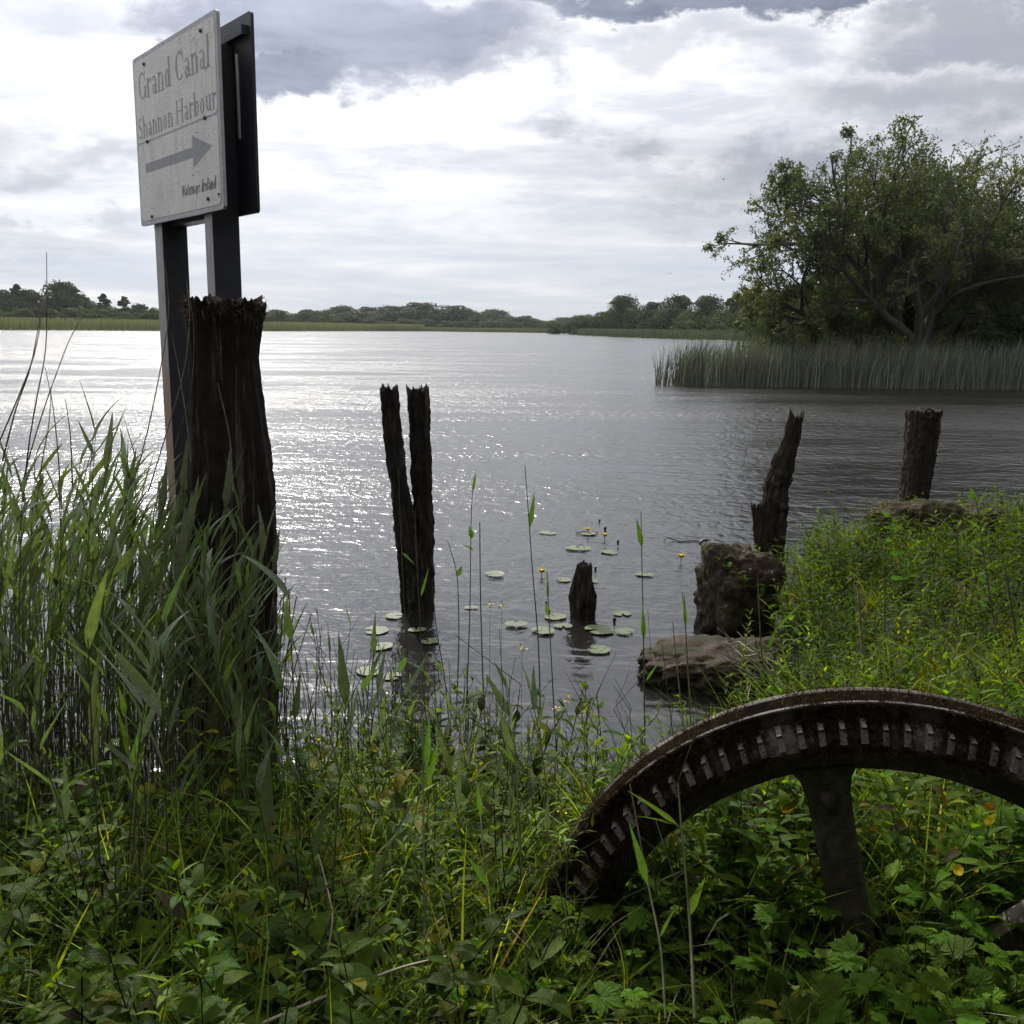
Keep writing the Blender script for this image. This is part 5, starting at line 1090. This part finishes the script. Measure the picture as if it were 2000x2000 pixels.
# ------------------------------------------------------------------ distant trees
def crown(seed, w, h, nl, n, ls, base, low=0.0, flat=False):
    rg = np.random.default_rng(seed); g = Geo(); C_ = []; Rr = []
    for k in range(nl):
        a = rg.uniform(0, 6.28); f = rg.uniform(0, 1)**.6; zc_ = rg.uniform(low, 0.90); wd = min(1, 0.6+zc_*0.9)*min(1, (max(0, 1-zc_)/0.6)**0.5)
        C_.append((math.cos(a)*f*w*.62*wd, math.sin(a)*f*w*.62*wd, zc_*h)); Rr.append(rg.uniform(.09, .22)*min(w*1.2, h)*(0.8 if flat else 1))
    C_ = np.array(C_); Rr = np.array(Rr); k = rg.integers(0, nl, n); d = rg.normal(0, 1, (n, 3)); d[:, 2] += 0.35; d /= np.linalg.norm(d, axis=1)[:, None]
    sq_ = np.array([1, 1, 0.75 if not flat else 0.4]); p = C_[k]+d*sq_*Rr[k][:, None]*rg.uniform(.72, 1.08, (n, 1)); p[:, 2] = np.maximum(p[:, 2], 0.2)
    nrm = d+rg.normal(0, .55, (n, 3)); nrm /= np.linalg.norm(nrm, axis=1)[:, None]; a = np.cross(nrm, rg.normal(0, 1, (n, 3))); a /= np.linalg.norm(a, axis=1)[:, None]; b = np.cross(nrm, a); s_ = ls*rg.uniform(.5, 1.2, (n, 1))
    V = np.stack([p-a*s_, p-b*s_*.8, p+a*s_, p+b*s_*.8], 1).reshape(-1, 3); lob = rg.uniform(.75, 1.25, nl)
    g.add(V, np.arange(4*n).reshape(-1, 4), np.repeat(np.array(base)[None]*(lob[k]*rg.uniform(.8, 1.2, n))[:, None], 4, 0), 0)
    V, Q = tube([(0, 0, -0.3), (0.1, 0, h*.4), (0, .1, h*.8)], [w*.035, w*.025, w*.01], 6); g.add(V, Q, (1, 1, 1), 1)
    for q in range(5): V, Q = tube([(0, 0, h*.3), tuple(C_[q]*.6+np.array([0, 0, h*.1])), tuple(C_[q])], [w*.02, w*.012, w*.005], 4); g.add(V, Q, (1, 1, 1), 1)
    return g.mesh('far_tree', [M_far, M_bark], False)
CR = [crown(1, 8.5, 9.5, 90, 8000, .27, (.044, .060, .026), .0), crown(2, 9.5, 10.5, 100, 8500, .28, (.050, .066, .027), .0), crown(3, 9, 7.5, 85, 7500, .26, (.060, .078, .032), .0), crown(4, 6.5, 4.6, 60, 5500, .2, (.070, .086, .036), 0.0), crown(5, 4.6, 13, 30, 3200, .28, (.036, .050, .026), .62, True), crown(6, 7.5, 5.2, 64, 5500, .2, (.058, .080, .030), 0.0)]
def ft(k, px, d, s, lab, grp, h=None, sx_=1.0):
    p = P(px, 640, d); z = float(gz(p[0], p[1])[0]); o = link('distant_tree' if k not in (3, 5) else 'distant_bush', CR[k], loc=(p[0], d, max(z, 0.2)-0.2), rz=random.uniform(0, 6.28), label=lab, cat='tree' if k not in (3, 5) else 'bush', group=grp); o.scale = (s*sx_, s*sx_, s); return o
random.seed(4)
GA, GB, GC, GDD = 'wood on the left far bank', 'bushes along the left far bank', 'far wood across the centre', 'trees on the middle right bank'
for k, px, d, s, lab in ((0, 10, 335, 1.30, 'tree at the left edge of the far wood'), (1, 60, 330, 1.15, None), (4, 38, 330, 1.16, 'flat-topped pine poking above the wood at far left'), (1, 128, 335, 1.42, 'tallest round-headed tree of the far left wood'), (0, 175, 340, 0.95, None), (4, 205, 340, 0.96, 'wide flat pine right of the tallest round tree'),
                         (0, 208, 345, 0.9, None), (4, 245, 345, 0.90, 'small leaning pine on the slope of the far left wood'), (2, 240, 345, 1.0, None), (1, 275, 345, 0.78, None), (2, 310, 345, 0.95, None), (1, 350, 350, 0.66, None), (0, 95, 345, 1.05, None), (1, -30, 335, 1.3, None), (1, 155, 350, 1.1, None)):
    ft(k, px, d, s, lab or 'dark leafy tree among the wood on the left far bank', None if lab else GA)
for k in range(24):
    px = -30+k*17+random.uniform(-6, 6); ft(random.choice((3, 5)), px, random.uniform(300, 318), random.uniform(.75, 1.3), 'rounded willow bush in the row before the left far wood', GB)
for px in (520, 545, 570, 600, 630): ft(random.choice((3, 5, 2)), px, random.uniform(440, 455), random.uniform(.9, 1.15), 'rounded bush between the timber post and the small point', 'bushes right of the timber post')
for px, s_, d, lab in ((622, 1.15, 432, 'bush on the small point of the left shore'), (655, 0.95, 425, 'round bush on the tip of the left point'), (690, 1.3, 432, 'widest bush on the tip of the left point'), (722, 1.0, 436, 'last bush at the water on the left point')): ft(5, px, d, s_, lab, None)
for k in range(60):
    px = 500+k*11.5+random.uniform(-4, 4); hh = np.interp(px, [500, 760, 850, 900, 960, 1010, 1060, 1200], [.9, 1.15, 1.45, 1.15, 1.1, .80, .8, 0.7])*random.uniform(.78, 1.18)
    ft(random.choice((0, 1, 2, 2)), px, random.uniform(575, 620), hh*1.08, 'tree in the low far wood across the river', GC, sx_=1.7)
for k in range(30):
    px = 740+k*15+random.uniform(-5, 5); ft(random.choice((3, 5)), px, random.uniform(500, 530), random.uniform(.75, 1.15), 'low round bush before the far wood', 'bushes before the far wood', sx_=1.15)
for k, (px, d, s_, t_) in enumerate(((1085, 360, .72, 5), (1115, 355, .8, 3), (1140, 340, .8, 2), (1170, 330, .75, 5), (1185, 330, .95, 2), (1215, 320, 1.0, 1), (1245, 310, .95, 2), (1275, 300, .9, 0), (1300, 292, .9, 2), (1325, 285, .92, 1), (1352, 270, .84, 2), (1380, 262, .86, 1), (1410, 240, .80, 2), (1440, 225, .76, 1), (1470, 210, .84, 2), (1500, 200, .72, 1), (1530, 190, .76, 2), (1560, 185, .8, 1), (1600, 180, .85, 2), (1400, 215, .55, 5), (1455, 190, .55, 3), (1520, 168, .6, 5), (1260, 290, .7, 3), (1340, 255, .7, 5), (1640, 175, .8, 1), (1480, 175, .5, 3))):
    lab = {0: 'outermost bush at the tip of the right bank wood', 4: 'first full tree of the right bank wood'}.get(k); ft(t_, px, d, s_*1.16, lab or 'rounded tree in the wood along the middle right bank', None if lab else GDD)

# ------------------------------------------------------------------ birds
def bird(px, py, d, s, label):
    p = P(px, py, d); root = link('bird', None, loc=tuple(p), label=label, cat='bird')
    V, Q = tube([(-s*.5, 0, 0), (-s*.3, 0, 0), (0, 0, 0), (s*.35, 0, .02), (s*.5, 0, 0)], [.004, s*.07, s*.12, s*.08, .004], 8); g = Geo(); g.add(V, Q); link('body', g.mesh('body', M_black), root)
    for sg in (-1, 1): g = Geo(); g.add([(-s*.1, 0, .01), (s*.12, 0, .01), (s*.05, sg*s*.5, s*.25), (-s*.12, sg*s*.5, s*.25), (-s*.1, sg*s*.95, s*.15), (-s*.16, sg*s*.95, s*.15)], [(0, 1, 2, 3), (3, 2, 4, 5)]); link('wing', g.mesh('wing', M_black), root)
bird(1413, 350, 60, 0.17, 'tiny dark bird in the sky left of the willow top'); bird(1309, 534, 70, 0.16, 'tiny bird low over the water left of the willow')

# ------------------------------------------------------------------ thin river haze
g = Geo(); g.add(*rbox(-715, 715, -60, 815, -2.9, 32))
hz, ht, hb, ho = mat('haze_air'); ht.nodes.remove(hb); pvn = ht.nodes.new('ShaderNodeVolumePrincipled')
pvn.inputs['Density'].default_value = 0.00008; pvn.inputs['Color'].default_value = (0.90, 0.94, 1.0, 1); pvn.inputs['Anisotropy'].default_value = 0.3
ht.links.new(pvn.outputs[0], ho.inputs['Volume'])
link('haze', g.mesh('haze', hz, False), kind='stuff')
